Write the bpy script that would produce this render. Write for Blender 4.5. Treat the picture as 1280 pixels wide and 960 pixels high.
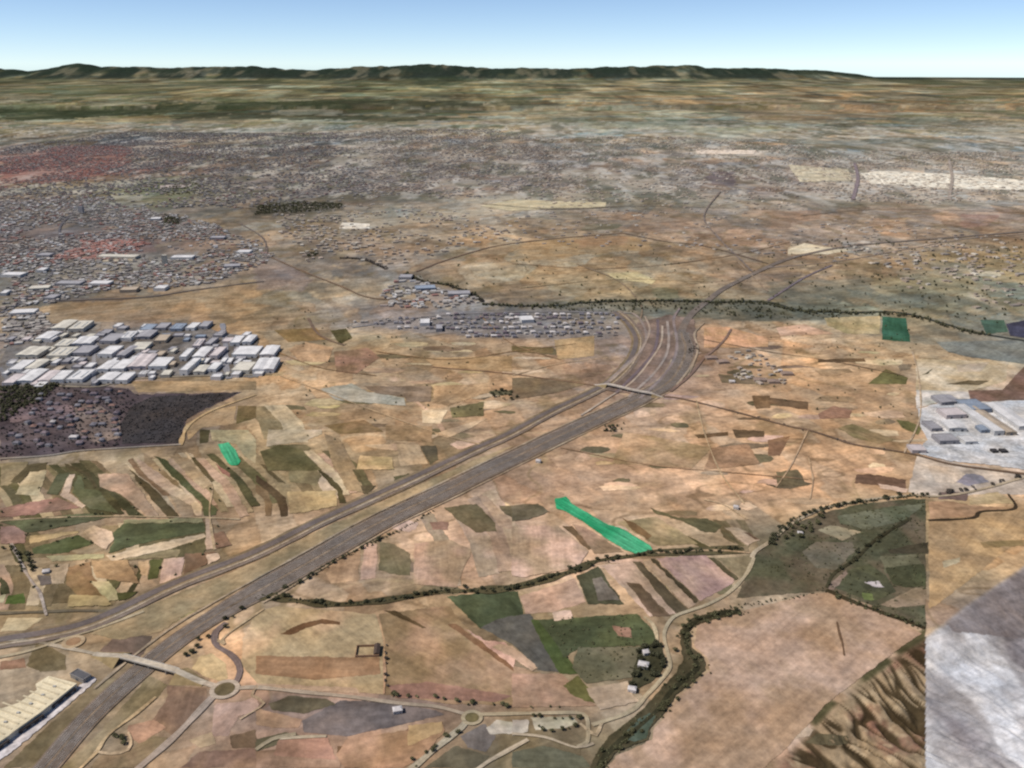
import bpy, math, random
import numpy as np
from mathutils import Vector
from mathutils.geometry import delaunay_2d_cdt

random.seed(7)
RNG = np.random.default_rng(11)
S = bpy.context.scene
for o in list(bpy.data.objects):
    bpy.data.objects.remove(o)
COL = S.collection

# ------------------------------------------------------------------ camera
H = 700.0                                   # metres above the plain
FP = 640.0 / math.tan(math.radians(30))     # focal length in pixels of the 1280 wide photograph
PITCH = math.atan(401.0 / FP)
cd = bpy.data.cameras.new("camera")
cd.sensor_width = 36.0
cd.angle = math.radians(60)
cd.clip_start = 5.0
cd.clip_end = 200000.0
cam = bpy.data.objects.new("camera", cd)
COL.objects.link(cam)
cam.location = (0, 0, H)
cam.rotation_euler = (math.pi / 2 - PITCH, 0, 0)
S.camera = cam

# ------------------------------------------------------------------ light
SUN_EL = math.radians(52)
SUN_AZ = math.radians(-104)                  # measured from +Y towards +X
world = bpy.data.worlds.new("World")
S.world = world
world.use_nodes = True
wn = world.node_tree
bg = wn.nodes["Background"]
sky = wn.nodes.new("ShaderNodeTexSky")
sky.sky_type = 'NISHITA'
sky.sun_disc = False
sky.sun_elevation = SUN_EL
sky.sun_rotation = SUN_AZ
sky.altitude = 6000
sky.air_density = 0.95
sky.dust_density = 0.0
sky.ozone_density = 1.2
wn.links.new(sky.outputs[0], bg.inputs[0])
bg.inputs[1].default_value = 0.088
sd = bpy.data.lights.new("sun", 'SUN')
sd.energy = 3.2
sd.angle = math.radians(0.5)
sd.color = (1.0, 0.95, 0.88)
sun = bpy.data.objects.new("sun", sd)
COL.objects.link(sun)
sdir = Vector((math.sin(SUN_AZ) * math.cos(SUN_EL), math.cos(SUN_AZ) * math.cos(SUN_EL), math.sin(SUN_EL)))
sun.rotation_euler = sdir.to_track_quat('Z', 'Y').to_euler()
sun.location = sdir * 3000
S.view_settings.view_transform = 'Standard'
S.view_settings.look = 'None'
S.view_settings.gamma = 1.0
S.view_settings.exposure = 0.55
S.render.engine = 'CYCLES'
S.cycles.max_bounces = 4
S.cycles.filter_width = 2.3
KALB = 0.80                                 # picture value -> albedo

# ------------------------------------------------------------------ numbers
def lin(c, k=None):
    c = np.asarray(c, float) / 255.0
    l = np.where(c <= 0.04045, c / 12.92, ((c + 0.055) / 1.055) ** 2.4)
    return l * (KALB if k is None else k)

def hash2(ix, iy, seed):
    ix = ix.astype(np.int64); iy = iy.astype(np.int64)
    n = (ix * 374761393 + iy * 668265263 + seed * 982451653) & 0x7fffffff
    n = ((n ^ (n >> 13)) * 1274126177) & 0x7fffffff
    n = (n ^ (n >> 16)) & 0xffff
    return n / 65535.0

def vnoise(x, y, seed=0):
    ix = np.floor(x); iy = np.floor(y)
    fx = x - ix; fy = y - iy
    fx = fx * fx * (3 - 2 * fx); fy = fy * fy * (3 - 2 * fy)
    a = hash2(ix, iy, seed); b = hash2(ix + 1, iy, seed)
    c = hash2(ix, iy + 1, seed); d = hash2(ix + 1, iy + 1, seed)
    return (a * (1 - fx) + b * fx) * (1 - fy) + (c * (1 - fx) + d * fx) * fy - 0.5

def fbm(x, y, seed=0, oct=4):
    s = 0; a = 1.0; t = 0
    for i in range(oct):
        s = s + a * vnoise(x, y, seed + i * 17); t += a
        x = x * 2.03; y = y * 2.03; a *= 0.5
    return s / t * 2

def sstep(a, b, x):
    t = np.clip((x - a) / (b - a), 0, 1)
    return t * t * (3 - 2 * t)

CP, SP = math.cos(PITCH), math.sin(PITCH)

def project(x, y, z):
    dy = y; dz = z - H
    f = dy * CP - dz * SP
    u = 640 + FP * x / f
    v = 480 - FP * (dy * SP + dz * CP) / f
    return u, v

def flat(u, v, z=0.0):
    a = (np.asarray(u, float) - 640) / FP; b = (480 - np.asarray(v, float)) / FP
    dz = b * CP - SP
    t = (z - H) / dz
    return a * t, (CP + b * SP) * t

# skyline of the far hills: bearing (as picture column) and crest height
SKY_U = [-600, -200, 0, 30, 60, 85, 105, 125, 150, 220, 280, 345, 372, 405, 440, 480, 560, 585, 600, 700, 760, 850, 880, 940, 1000, 1055, 1075, 1280, 1500, 1900]
SKY_V = [88, 84, 84, 86, 89, 86, 81, 79, 83, 84, 83, 84, 87, 88, 84, 82, 80, 82, 85, 85.5, 83, 81, 85, 86, 87, 92, 95, 96, 95, 92]
YR = 30000.0

def seg_dist(x, y, pts):
    best = np.full(np.shape(x), 1e9)
    for (x0, y0), (x1, y1) in zip(pts[:-1], pts[1:]):
        dx, dy = x1 - x0, y1 - y0
        t = np.clip(((x - x0) * dx + (y - y0) * dy) / (dx * dx + dy * dy), 0, 1)
        best = np.minimum(best, np.hypot(x - x0 - t * dx, y - y0 - t * dy))
    return best

def pip(u, v, poly):
    inside = np.zeros(np.shape(u), bool)
    n = len(poly)
    for i in range(n):
        x0, y0 = poly[i]; x1, y1 = poly[(i + 1) % n]
        if y0 == y1:
            continue
        c = ((y0 > v) != (y1 > v)) & (u < (x1 - x0) * (v - y0) / (y1 - y0) + x0)
        inside ^= c
    return inside

# edge of the plateau above the badlands, in metres
EDGE = list(zip(*flat([940, 985, 1035, 1085, 1130, 1160, 1215, 1300, 1420], [985, 935, 880, 842, 808, 790, 748, 690, 610])))
EDGE = [(float(a), float(b)) for a, b in EDGE]
_e0, _e1 = np.array(EDGE[1]), np.array(EDGE[4])
_ed = (_e1 - _e0) / np.linalg.norm(_e1 - _e0)
_en = np.array([_ed[1], -_ed[0]])           # points down the slope, to the right

_ex = [a for a, b in EDGE]; _ey = [b for a, b in EDGE]

def gully(s, t):
    """0 in the bed of a gully, 1 on the spur between two"""
    w = .8 * fbm(s / 55, t / 55, 32, 2)
    a = np.abs(fbm(t / 20 + w + s / 170, s / 120, 33, 2)) / .30
    b = np.abs(vnoise(t / 11 + w * 1.6 - s / 60, s / 55, 35)) / .20 + .12
    return np.clip(np.minimum(a, b), 0, 1)

def height(x, y):
    x = np.asarray(x, float); y = np.asarray(y, float)
    r = np.maximum(y, 1.0)
    h = 3.0 * fbm(x / 420, y / 420, 3, 2) + 1.2 * fbm(x / 150, y / 150, 5, 2)
    h = h * sstep(300, 900, y)
    far = sstep(4200, 9000, y)
    h = h + far * 45 * fbm(x / 2600, y / 2600, 9, 3)
    # hills on the skyline
    m = y > 15000
    if np.any(m):
        uu = 640 + FP * x[m] / (r[m] * CP) * 0.955
        crest_v = np.interp(uu, SKY_U, SKY_V); crest_v = np.where(crest_v < 87, 87 - .85 * (87 - crest_v), 87 + (crest_v - 87) * 1.15)
        crest = H - (crest_v - 79) / FP * YR * 0.90
        ym = y[m]
        plain = 255.0 * np.clip((ym - 12000) / 16500, 0, 1)
        rise = sstep(27200, YR, ym) * (1 - 0.9 * sstep(YR, 41000, ym))
        und = 1 + 0.10 * fbm(x[m] / 900, ym / 2200, 21, 4) * sstep(17000, 26000, ym) * (1 - 0.6 * sstep(26500, YR, ym)) + 0.20 * fbm(x[m] / 330, ym / 1500, 23, 3) * sstep(27000, 29000, ym)
        hm = h[m] * (1 - sstep(16000, 26000, ym)) + plain * (1 - 0.9 * sstep(YR, 41000, ym))
        h = h.copy()
        h[m] = hm + np.maximum(crest - 255, 0) * rise * und
    # badlands: the plateau breaks off and gullies run down from the edge
    near = (x > 250) & (y > 500) & (y < 2900)
    if np.any(near):
        xs = x[near]; ys = y[near]
        s = (xs - _e0[0]) * _en[0] + (ys - _e0[1]) * _en[1]
        t = (xs - _e0[0]) * _ed[0] + (ys - _e0[1]) * _ed[1]
        d = seg_dist(xs, ys, EDGE) * np.where(ys < np.interp(xs, _ex, _ey), 1.0, -1.0)
        wob = 46 * fbm(s / 95, t / 80, 31, 4)
        gl = gully(s, t)
        dep = sstep(-4, 70, d)
        drop = -dep * 20 - sstep(60, 420, d) * 14
        g = -dep * (1 - gl) ** 1.2 * 8 * (0.6 + 0.8 * (vnoise(s / 55, t / 55, 41) + .5)) * (1 - 0.5 * sstep(140, 320, d))
        g = g + dep * 6.0 * fbm(s / 24, t / 20, 47, 4)
        ux = 640 + FP * xs / (ys * CP + (H + 10) * SP)
        g = g * (1 - .72 * sstep(1150, 1175, ux))
        h = np.array(h, float)
        h[near] = h[near] + drop + g
    return h

def ground(u, v):
    """picture point -> the point of the terrain it shows"""
    u = np.atleast_1d(np.asarray(u, float)); v = np.atleast_1d(np.asarray(v, float))
    z = np.zeros_like(u)
    for i in range(14):
        x, y = flat(u, v, z)
        z = 0.5 * z + 0.5 * height(x, y)
    return flat(u, v, z)

def ppm(u, v):
    """metres per picture pixel across, at a ground point"""
    x, y = flat(u, v)
    return float((y * CP + H * SP) / FP)

# ------------------------------------------------------------------ materials
def nodes_of(name):
    m = bpy.data.materials.new(name); m.use_nodes = True
    nt = m.node_tree
    b = nt.nodes["Principled BSDF"]
    b.inputs["Roughness"].default_value = 1.0
    b.inputs["Specular IOR Level"].default_value = 0.0
    return m, nt, b

def mathn(nt, op, a, b=None, c=None):
    n = nt.nodes.new("ShaderNodeMath"); n.operation = op
    for i, q in enumerate((a, b, c)):
        if q is None: continue
        if isinstance(q, (int, float)): n.inputs[i].default_value = q
        else: nt.links.new(q, n.inputs[i])
    return n.outputs[0]

def noise_fac(nt, vec, scale, detail, lo, hi, rough=0.6):
    n = nt.nodes.new("ShaderNodeTexNoise")
    n.inputs["Scale"].default_value = scale; n.inputs["Detail"].default_value = detail
    n.inputs["Roughness"].default_value = rough
    nt.links.new(vec, n.inputs["Vector"])
    mr = nt.nodes.new("ShaderNodeMapRange")
    mr.inputs["From Min"].default_value = 0.37; mr.inputs["From Max"].default_value = 0.63
    mr.inputs["To Min"].default_value = lo; mr.inputs["To Max"].default_value = hi
    mr.clamp = False
    nt.links.new(n.outputs["Fac"], mr.inputs["Value"])
    return mr.outputs[0]

def col_material(name, spec, hue=0.0, streak=None, rough=1.0, gloss=0.0, bump=0.0):
    """colour attribute times several scales of world-space noise"""
    m, nt, b = nodes_of(name)
    at = nt.nodes.new("ShaderNodeAttribute"); at.attribute_name = "Col"
    geo = nt.nodes.new("ShaderNodeNewGeometry")
    pos = geo.outputs["Position"]
    f = None
    for (sc, det, lo, hi) in spec:
        q = noise_fac(nt, pos, sc, det, lo, hi)
        f = q if f is None else mathn(nt, 'MULTIPLY', f, q)
    if streak:
        ra = nt.nodes.new("ShaderNodeAttribute"); ra.attribute_name = "Row"
        for (sa, sc_, lo, hi) in streak:
            vm = nt.nodes.new("ShaderNodeVectorMath"); vm.operation = 'MULTIPLY'
            nt.links.new(ra.outputs["Vector"], vm.inputs[0])
            vm.inputs[1].default_value = (sa, sc_, 1)
            q = noise_fac(nt, vm.outputs[0], 1.0, 3, lo, hi)
            f = mathn(nt, 'MULTIPLY', f, q)
    vs = nt.nodes.new("ShaderNodeVectorMath"); vs.operation = 'SCALE'
    nt.links.new(at.outputs["Color"], vs.inputs[0]); nt.links.new(f, vs.inputs["Scale"])
    out = vs.outputs[0]
    if hue:
        q = noise_fac(nt, pos, 0.013, 5, -hue, hue)
        cb = nt.nodes.new("ShaderNodeCombineXYZ")
        nt.links.new(mathn(nt, 'ADD', 1.0, q), cb.inputs[0])
        cb.inputs[1].default_value = 1.0
        nt.links.new(mathn(nt, 'SUBTRACT', 1.0, mathn(nt, 'MULTIPLY', q, 1.2)), cb.inputs[2])
        vm = nt.nodes.new("ShaderNodeVectorMath"); vm.operation = 'MULTIPLY'
        nt.links.new(out, vm.inputs[0]); nt.links.new(cb.outputs[0], vm.inputs[1])
        out = vm.outputs[0]
    nt.links.new(out, b.inputs["Base Color"])
    b.inputs["Roughness"].default_value = rough
    b.inputs["Specular IOR Level"].default_value = gloss
    if bump:
        n = nt.nodes.new("ShaderNodeTexNoise"); n.inputs["Scale"].default_value = 0.12; n.inputs["Detail"].default_value = 6
        nt.links.new(pos, n.inputs["Vector"])
        bp = nt.nodes.new("ShaderNodeBump"); bp.inputs["Strength"].default_value = bump; bp.inputs["Distance"].default_value = 3.0
        nt.links.new(n.outputs["Fac"], bp.inputs["Height"]); nt.links.new(bp.outputs[0], b.inputs["Normal"])
    return m

M_SOIL = col_material("soil", [(0.007, 4, .87, 1.13), (0.025, 5, .88, 1.12), (0.10, 4, .88, 1.12)], hue=0.04,
                      streak=[(0.005, 0.045, .87, 1.13), (0.02, 0.30, .95, 1.05)], bump=0.35)
M_ROAD = col_material("asphalt", [(0.02, 6, .82, 1.18), (0.2, 4, .88, 1.12)], hue=.04, streak=[(0.004, 0.5, .84, 1.16)], rough=.9, gloss=.15)
M_DIRT = col_material("dirt_track", [(0.03, 6, .74, 1.26), (0.2, 5, .8, 1.2)], hue=.05)
M_LEAF = col_material("foliage", [(0.05, 4, .75, 1.25), (0.6, 4, .6, 1.4)])
M_BARK = col_material("bark", [(1.5, 4, .7, 1.3)])
M_WALL = col_material("wall_render", [(0.08, 4, .9, 1.1), (0.5, 3, .94, 1.06)], rough=.85, gloss=.2)
M_ROOF = col_material("roof_sheet", [(0.05, 5, .86, 1.12), (0.4, 3, .93, 1.07)], rough=.75, gloss=.25)
M_PAINT = col_material("road_paint", [(0.1, 4, .8, 1.1)], rough=.7, gloss=.2)
M_GREEN = col_material("emerald_crop", [(0.03, 5, .88, 1.12), (0.2, 4, .88, 1.12)], streak=[(0.01, 0.22, .72, 1.28)])

# ------------------------------------------------------------------ object helpers
def set_cols(me, cols, name="Col"):
    a = me.color_attributes.new(name, 'FLOAT_COLOR', 'POINT')
    c = np.ones((len(me.vertices), 4), np.float32); c[:, :3] = cols
    a.data.foreach_set("color", c.ravel())

def set_rows(me, rows):
    a = me.attributes.new("Row", 'FLOAT_VECTOR', 'POINT')
    r = np.zeros((len(me.vertices), 3), np.float32); r[:, :2] = rows
    a.data.foreach_set("vector", r.ravel())

def link(name, me, mat=None, parent=None, kind=None):
    o = bpy.data.objects.new(name, me)
    if mat is not None: me.materials.append(mat)
    COL.objects.link(o)
    if parent is not None: o.parent = parent
    if kind: o["kind"] = kind
    return o

def tag(o, label, cat, group=None):
    o["label"] = label; o["category"] = cat
    if group: o["group"] = group
    return o

def empty(name, loc, rz=0.0):
    o = bpy.data.objects.new(name, None)
    o.empty_display_size = 2
    o.location = loc; o.rotation_euler = (0, 0, rz)
    COL.objects.link(o)
    return o

class MB:
    """collects coloured faces for one mesh object"""
    def __init__(s): s.v = []; s.f = []; s.c = []
    def face(s, pts, col):
        i = len(s.v); s.v += [tuple(p) for p in pts]; s.c += [tuple(col)] * len(pts)
        s.f.append(tuple(range(i, i + len(pts))))
    def box(s, x0, y0, z0, x1, y1, z1, col, bottom=False, top=True):
        p = [(x0, y0, z0), (x1, y0, z0), (x1, y1, z0), (x0, y1, z0), (x0, y0, z1), (x1, y0, z1), (x1, y1, z1), (x0, y1, z1)]
        fs = [(0, 1, 5, 4), (1, 2, 6, 5), (2, 3, 7, 6), (3, 0, 4, 7)]
        if top: fs.append((4, 5, 6, 7))
        if bottom: fs.append((3, 2, 1, 0))
        for f in fs: s.face([p[k] for k in f], col)
    def prism(s, poly, z0, z1, col, top=True, bottom=False):
        n = len(poly)
        for i in range(n):
            a, b = poly[i], poly[(i + 1) % n]
            s.face([(a[0], a[1], z0), (b[0], b[1], z0), (b[0], b[1], z1), (a[0], a[1], z1)], col)
        if top: s.face([(p[0], p[1], z1) for p in poly], col)
        if bottom: s.face([(p[0], p[1], z0) for p in reversed(poly)], col)
    def mesh(s, name):
        me = bpy.data.meshes.new(name)
        me.from_pydata(s.v, [], s.f); me.update()
        set_cols(me, np.array(s.c))
        return me
    def build(s, name, mat, parent=None, kind=None):
        return link(name, s.mesh(name), mat, parent, kind)

def lift(y, off):
    return off * (1 + np.maximum(y, 0) / 2600.0 + np.maximum(np.asarray(y) - 3800, 0) / 700.0)

def catmull(p, step):
    p = np.asarray(p, float)
    q = np.vstack([2 * p[0] - p[1], p, 2 * p[-1] - p[-2]])
    out = []
    for i in range(1, len(q) - 2):
        n = max(2, int(np.linalg.norm(q[i + 1] - q[i]) / step))
        t = np.linspace(0, 1, n, endpoint=False)[:, None]
        out.append(0.5 * (2 * q[i] + (q[i + 1] - q[i - 1]) * t + (2 * q[i - 1] - 5 * q[i] + 4 * q[i + 1] - q[i + 2]) * t ** 2
                          + (-q[i - 1] + 3 * q[i] - 3 * q[i + 1] + q[i + 2]) * t ** 3))
    out.append(p[-1:])
    return np.vstack(out)

def path_of(px, step=8.0):
    px = np.asarray(px, float)
    x, y = ground(px[:, 0], px[:, 1])
    return catmull(np.stack([x, y], 1), step)

def normals(p):
    d = np.gradient(p, axis=0)
    d /= np.linalg.norm(d, axis=1)[:, None] + 1e-9
    return np.stack([-d[:, 1], d[:, 0]], 1)

def ribbon(name, px, width, col, off=0.5, mat=None, step=8.0, shift=0.0, wob=0.0, kind="structure", world=None, zprof=None, k=None):
    p = path_of(px, step) if world is None else world
    n = normals(p)
    s = np.concatenate([[0], np.cumsum(np.linalg.norm(np.diff(p, axis=0), axis=1))])
    lanes = max(2, int(np.max(width) / 7) + 1)
    cross = np.linspace(-0.5, 0.5, lanes)
    shift = np.asarray(shift) * np.ones(len(p)); width = np.asarray(width) * np.ones(len(p))
    w = width * (1 + wob * vnoise(s / 30, s * 0, 77) * 2)
    V = []; R = []
    for c in cross:
        q = p + n * (shift + c * w)[:, None]
        z = height(q[:, 0], q[:, 1]) + lift(q[:, 1], off + 0.42)
        if zprof is not None: z = z + zprof
        V.append(np.column_stack([q, z])); R.append(np.column_stack([s, c * w]))
    m = len(p)
    V = np.concatenate(V); R = np.concatenate(R)
    F = []
    for a in range(lanes - 1):
        for i in range(m - 1):
            F.append((a * m + i, a * m + i + 1, (a + 1) * m + i + 1, (a + 1) * m + i)[::-1])
    me = bpy.data.meshes.new(name)
    me.from_pydata(V.tolist(), [], F); me.update()
    set_cols(me, lin(col, k)); set_rows(me, R)
    return link(name, me, mat or M_ROAD, kind=kind)

def Z(ox, oy, pts, sc=4.0):
    return [(ox + a / sc, oy + b / sc) for a, b in pts]

def field(px, col, name="field", off=0.22, mat=None, kind="structure", jit=0.8, rot=None, col2=None, k=None):
    """a patch of ground with its own crop or soil, laid over the terrain"""
    px = np.asarray(px, float)
    n = len(px); P = []; J = []
    for i in range(n):
        a, b = px[i], px[(i + 1) % n]
        m = max(1, int(np.linalg.norm(b - a) / 2.0))
        for j in range(m):
            P.append(a + (b - a) * j / m); J.append(jit if j else 0)
    P = np.array(P); J = np.array(J)
    du = vnoise(P[:, 0] / 6, P[:, 1] / 6, 5) * 3.2 + vnoise(P[:, 0] / 1.9, P[:, 1] / 1.9, 7) * 1.6
    dv = vnoise(P[:, 0] / 6, P[:, 1] / 6, 6) * 1.9 + vnoise(P[:, 0] / 1.9, P[:, 1] / 1.9, 8)
    P = P + np.stack([du * J, dv * J], 1)
    x, y = ground(P[:, 0], P[:, 1])
    W = np.stack([x, y], 1)
    step = max(5.0, float(np.mean(y)) * 0.0075)
    gx = np.arange(W[:, 0].min(), W[:, 0].max(), step); gy = np.arange(W[:, 1].min(), W[:, 1].max(), step)
    if len(gx) and len(gy):
        GX, GY = np.meshgrid(gx, gy); GX = GX.ravel(); GY = GY.ravel()
        ins = pip(GX, GY, W)
        ins[ins] = seg_dist(GX[ins], GY[ins], np.vstack([W, W[:1]])) > step * 0.4
        I = np.stack([GX[ins], GY[ins]], 1)
    else:
        I = np.zeros((0, 2))
    allp = np.vstack([W, I]); c0 = allp.mean(0)
    vs = [Vector((float(a - c0[0]), float(b - c0[1]))) for a, b in allp]
    ed = [(i, (i + 1) % len(W)) for i in range(len(W))]
    vo, eo, fo, *_ = delaunay_2d_cdt(vs, ed, [], 1, 1e-4)
    v2 = np.array([(v.x, v.y) for v in vo]) + c0
    z = height(v2[:, 0], v2[:, 1]) + lift(v2[:, 1], off)
    fo2 = []
    for f in fo:
        a, b, c = [v2[i] for i in f[:3]]
        if (b[0] - a[0]) * (c[1] - a[1]) - (b[1] - a[1]) * (c[0] - a[0]) < 0: f = f[::-1]
        fo2.append(tuple(f))
    me = bpy.data.meshes.new(name)
    me.from_pydata(np.column_stack([v2, z]).tolist(), [], fo2); me.update()
    if rot is None:
        cov = np.cov((W - W.mean(0)).T); ev, evec = np.linalg.eigh(cov); ax = evec[:, 1]
    else:
        ax = np.array([math.cos(rot), math.sin(rot)])
    d = v2 - c0
    R = np.column_stack([d @ ax, d @ np.array([-ax[1], ax[0]])]) + RNG.uniform(0, 900, 2)
    base = lin(col, k)
    cols = np.tile(base, (len(v2), 1))
    if col2 is not None:
        f = sstep(-.3, .3, fbm(v2[:, 0] / 40, v2[:, 1] / 60, 12, 4))[:, None]
        cols = cols * (1 - f) + lin(col2, k) * f
    set_cols(me, cols); set_rows(me, R)
    return link(name, me, mat or M_SOIL, kind=kind)

# ------------------------------------------------------------------ the ground
VR = [95, 108, 120, 130, 140, 150, 160, 175, 195, 215, 235, 250, 265, 285, 305, 325, 345, 365, 385, 405, 425, 450, 480, 510, 540, 570, 600, 640, 680, 720, 760, 800, 840, 880, 920, 960]
CG = [
 [(75,80,62),(70,72,55),(95,90,70),(60,68,52),(62,66,55),(66,72,58),(50,60,45),(95,95,80),(80,85,65)],
 [(95,95,70),(88,90,62),(105,100,72),(85,95,62),(110,110,78),(125,115,85),(125,112,82),(120,105,75),(120,110,75)],
 [(110,115,80),(100,105,72),(95,98,68),(100,105,75),(120,115,82),(140,122,90),(135,112,82),(130,108,78),(130,115,80)],
 [(105,115,78),(100,108,72),(88,92,60),(95,95,62),(125,120,85),(140,125,92),(140,112,85),(125,105,75),(130,108,80)],
 [(60,78,50),(62,72,48),(70,72,48),(75,75,52),(120,115,85),(120,115,88),(118,112,85),(125,105,75),(125,108,78)],
 [(115,110,72),(130,122,85),(110,108,80),(120,118,95),(135,125,95),(125,122,95),(118,115,92),(110,108,82),(125,120,95)],
 [(135,120,85),(125,115,95),(125,122,100),(130,125,105),(145,135,105),(145,148,125),(140,145,122),(120,118,98),(150,145,118)],
 [(105,105,92),(100,95,92),(115,108,92),(115,108,102),(130,120,105),(130,120,100),(150,138,115),(130,125,108),(150,142,122)],
 [(125,85,75),(120,85,78),(105,98,88),(115,105,95),(125,115,105),(125,115,105),(150,135,118),(140,132,115),(150,140,125)],
 [(150,85,78),(125,88,80),(115,105,92),(112,102,98),(120,110,105),(130,118,108),(125,112,105),(165,152,135),(175,165,148)],
 [(120,105,88),(110,118,80),(120,105,98),(112,100,95),(125,112,105),(135,125,112),(130,115,108),(165,152,135),(175,162,145)],
 [(110,95,88),(120,118,92),(120,110,100),(110,102,95),(160,150,125),(150,140,118),(145,130,112),(150,138,122),(165,155,138)],
 [(105,98,92),(115,108,98),(105,95,85),(135,130,115),(150,135,115),(125,108,92),(150,132,115),(145,122,102),(150,125,108)],
 [(100,95,95),(108,100,98),(130,118,98),(140,125,105),(150,125,95),(145,118,95),(150,125,105),(155,125,98),(140,118,98)],
 [(120,98,95),(118,95,90),(135,118,100),(140,122,102),(155,128,92),(155,128,95),(140,118,100),(150,130,108),(145,122,90)],
 [(110,105,98),(125,118,105),(130,118,100),(135,115,98),(150,125,90),(145,122,90),(138,118,95),(150,128,95),(145,125,85)],
 [(125,122,112),(130,125,112),(125,112,98),(125,112,98),(150,130,95),(150,130,95),(135,115,98),(125,115,90),(140,130,95)],
 [(120,112,98),(140,118,90),(150,125,90),(140,122,95),(130,115,92),(145,125,88),(125,110,90),(115,112,90),(125,122,98)],
 [(125,120,100),(150,122,90),(155,128,90),(125,112,105),(120,115,108),(115,115,100),(95,98,85),(120,118,92),(115,118,98)],
 [(135,128,112),(150,130,112),(160,132,95),(135,120,108),(130,122,115),(130,120,108),(165,140,108),(150,135,105),(130,125,112)],
 [(150,138,128),(155,145,138),(150,122,88),(155,128,90),(150,122,95),(135,115,102),(180,145,110),(160,135,100),(130,122,108)],
 [(150,140,132),(150,140,130),(165,135,100),(160,130,95),(165,135,100),(140,118,105),(175,140,105),(178,145,105),(175,155,120)],
 [(115,105,100),(125,110,98),(165,135,98),(160,130,98),(165,135,102),(140,118,105),(180,145,108),(175,142,105),(185,165,145)],
 [(75,65,68),(90,80,78),(165,135,100),(165,135,100),(170,140,108),(160,130,105),(175,140,105),(180,145,108),(185,178,172)],
 [(85,72,75),(80,75,75),(160,132,95),(170,138,102),(160,132,105),(180,145,112),(182,148,112),(175,142,105),(185,180,175)],
 [(130,120,105),(165,142,110),(160,135,98),(175,145,105),(160,132,105),(185,148,115),(180,145,110),(180,145,110),(185,170,160)],
 [(140,120,95),(150,125,95),(150,130,95),(160,135,105),(165,135,110),(185,150,118),(185,148,115),(178,142,105),(190,160,130)],
 [(140,115,92),(160,135,108),(165,138,108),(165,138,110),(185,150,120),(180,148,115),(175,145,112),(150,130,98),(185,150,110)],
 [(135,118,90),(160,135,102),(165,138,105),(180,148,118),(188,152,125),(170,142,112),(130,115,88),(130,118,90),(180,145,105)],
 [(150,130,100),(175,145,112),(150,125,100),(175,145,115),(165,135,110),(175,148,118),(135,118,92),(130,115,88),(182,148,108)],
 [(140,122,92),(140,122,95),(150,130,105),(175,145,112),(130,115,85),(160,135,105),(180,155,128),(160,132,105),(150,135,125)],
 [(140,120,92),(135,115,88),(180,145,110),(170,138,105),(130,112,85),(140,125,98),(195,162,135),(190,158,130),(165,158,158)],
 [(150,130,105),(130,112,88),(180,145,112),(165,132,100),(140,118,92),(120,108,85),(190,158,132),(180,150,122),(160,155,155)],
 [(150,130,105),(135,115,88),(140,118,105),(130,112,105),(165,135,108),(160,138,112),(190,158,132),(150,125,98),(165,160,160)],
 [(145,125,100),(140,120,95),(170,135,110),(165,130,102),(130,115,90),(120,108,85),(192,160,135),(140,115,92),(170,165,165)],
 [(150,125,100),(135,115,90),(165,135,108),(165,132,105),(110,102,80),(125,110,88),(190,158,132),(150,122,98),(160,155,155)],
]
CG = np.array(CG, float)
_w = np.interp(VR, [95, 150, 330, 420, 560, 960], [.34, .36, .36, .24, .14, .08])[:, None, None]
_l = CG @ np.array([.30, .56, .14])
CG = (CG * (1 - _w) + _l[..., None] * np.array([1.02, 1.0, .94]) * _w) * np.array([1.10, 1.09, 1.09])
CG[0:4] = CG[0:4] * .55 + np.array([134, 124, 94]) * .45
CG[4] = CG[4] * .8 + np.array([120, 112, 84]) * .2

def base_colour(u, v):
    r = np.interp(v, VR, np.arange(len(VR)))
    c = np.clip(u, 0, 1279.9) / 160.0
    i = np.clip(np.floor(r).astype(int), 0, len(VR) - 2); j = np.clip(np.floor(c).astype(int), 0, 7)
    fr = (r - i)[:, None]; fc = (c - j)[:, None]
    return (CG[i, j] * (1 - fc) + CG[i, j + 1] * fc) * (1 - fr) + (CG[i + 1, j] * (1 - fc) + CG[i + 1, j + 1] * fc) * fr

def parcels(x, y, sx, sy, ang, seed):
    """jittered parcel mosaic: id hashes and the distance to the parcel's edge"""
    c, s = math.cos(ang), math.sin(ang)
    X = (x * c + y * s) / sx; Y = (-x * s + y * c) / sy
    ix = np.floor(X); iy = np.floor(Y)
    d1 = np.full(X.shape, 9.0); d2 = np.full(X.shape, 9.0); ida = np.zeros(X.shape); idb = np.zeros(X.shape)
    for dx in (-1, 0, 1):
        for dy in (-1, 0, 1):
            jx = hash2(ix + dx, iy + dy, seed); jy = hash2(ix + dx, iy + dy, seed + 1)
            d = np.maximum(np.abs(ix + dx + .15 + .7 * jx - X), np.abs(iy + dy + .15 + .7 * jy - Y))
            m = d < d1
            d2 = np.where(m, d1, np.minimum(d2, d))
            ida = np.where(m, hash2(ix + dx, iy + dy, seed + 2), ida)
            idb = np.where(m, hash2(ix + dx, iy + dy, seed + 3), idb)
            d1 = np.where(m, d, d1)
    return ida, idb, d2 - d1

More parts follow.
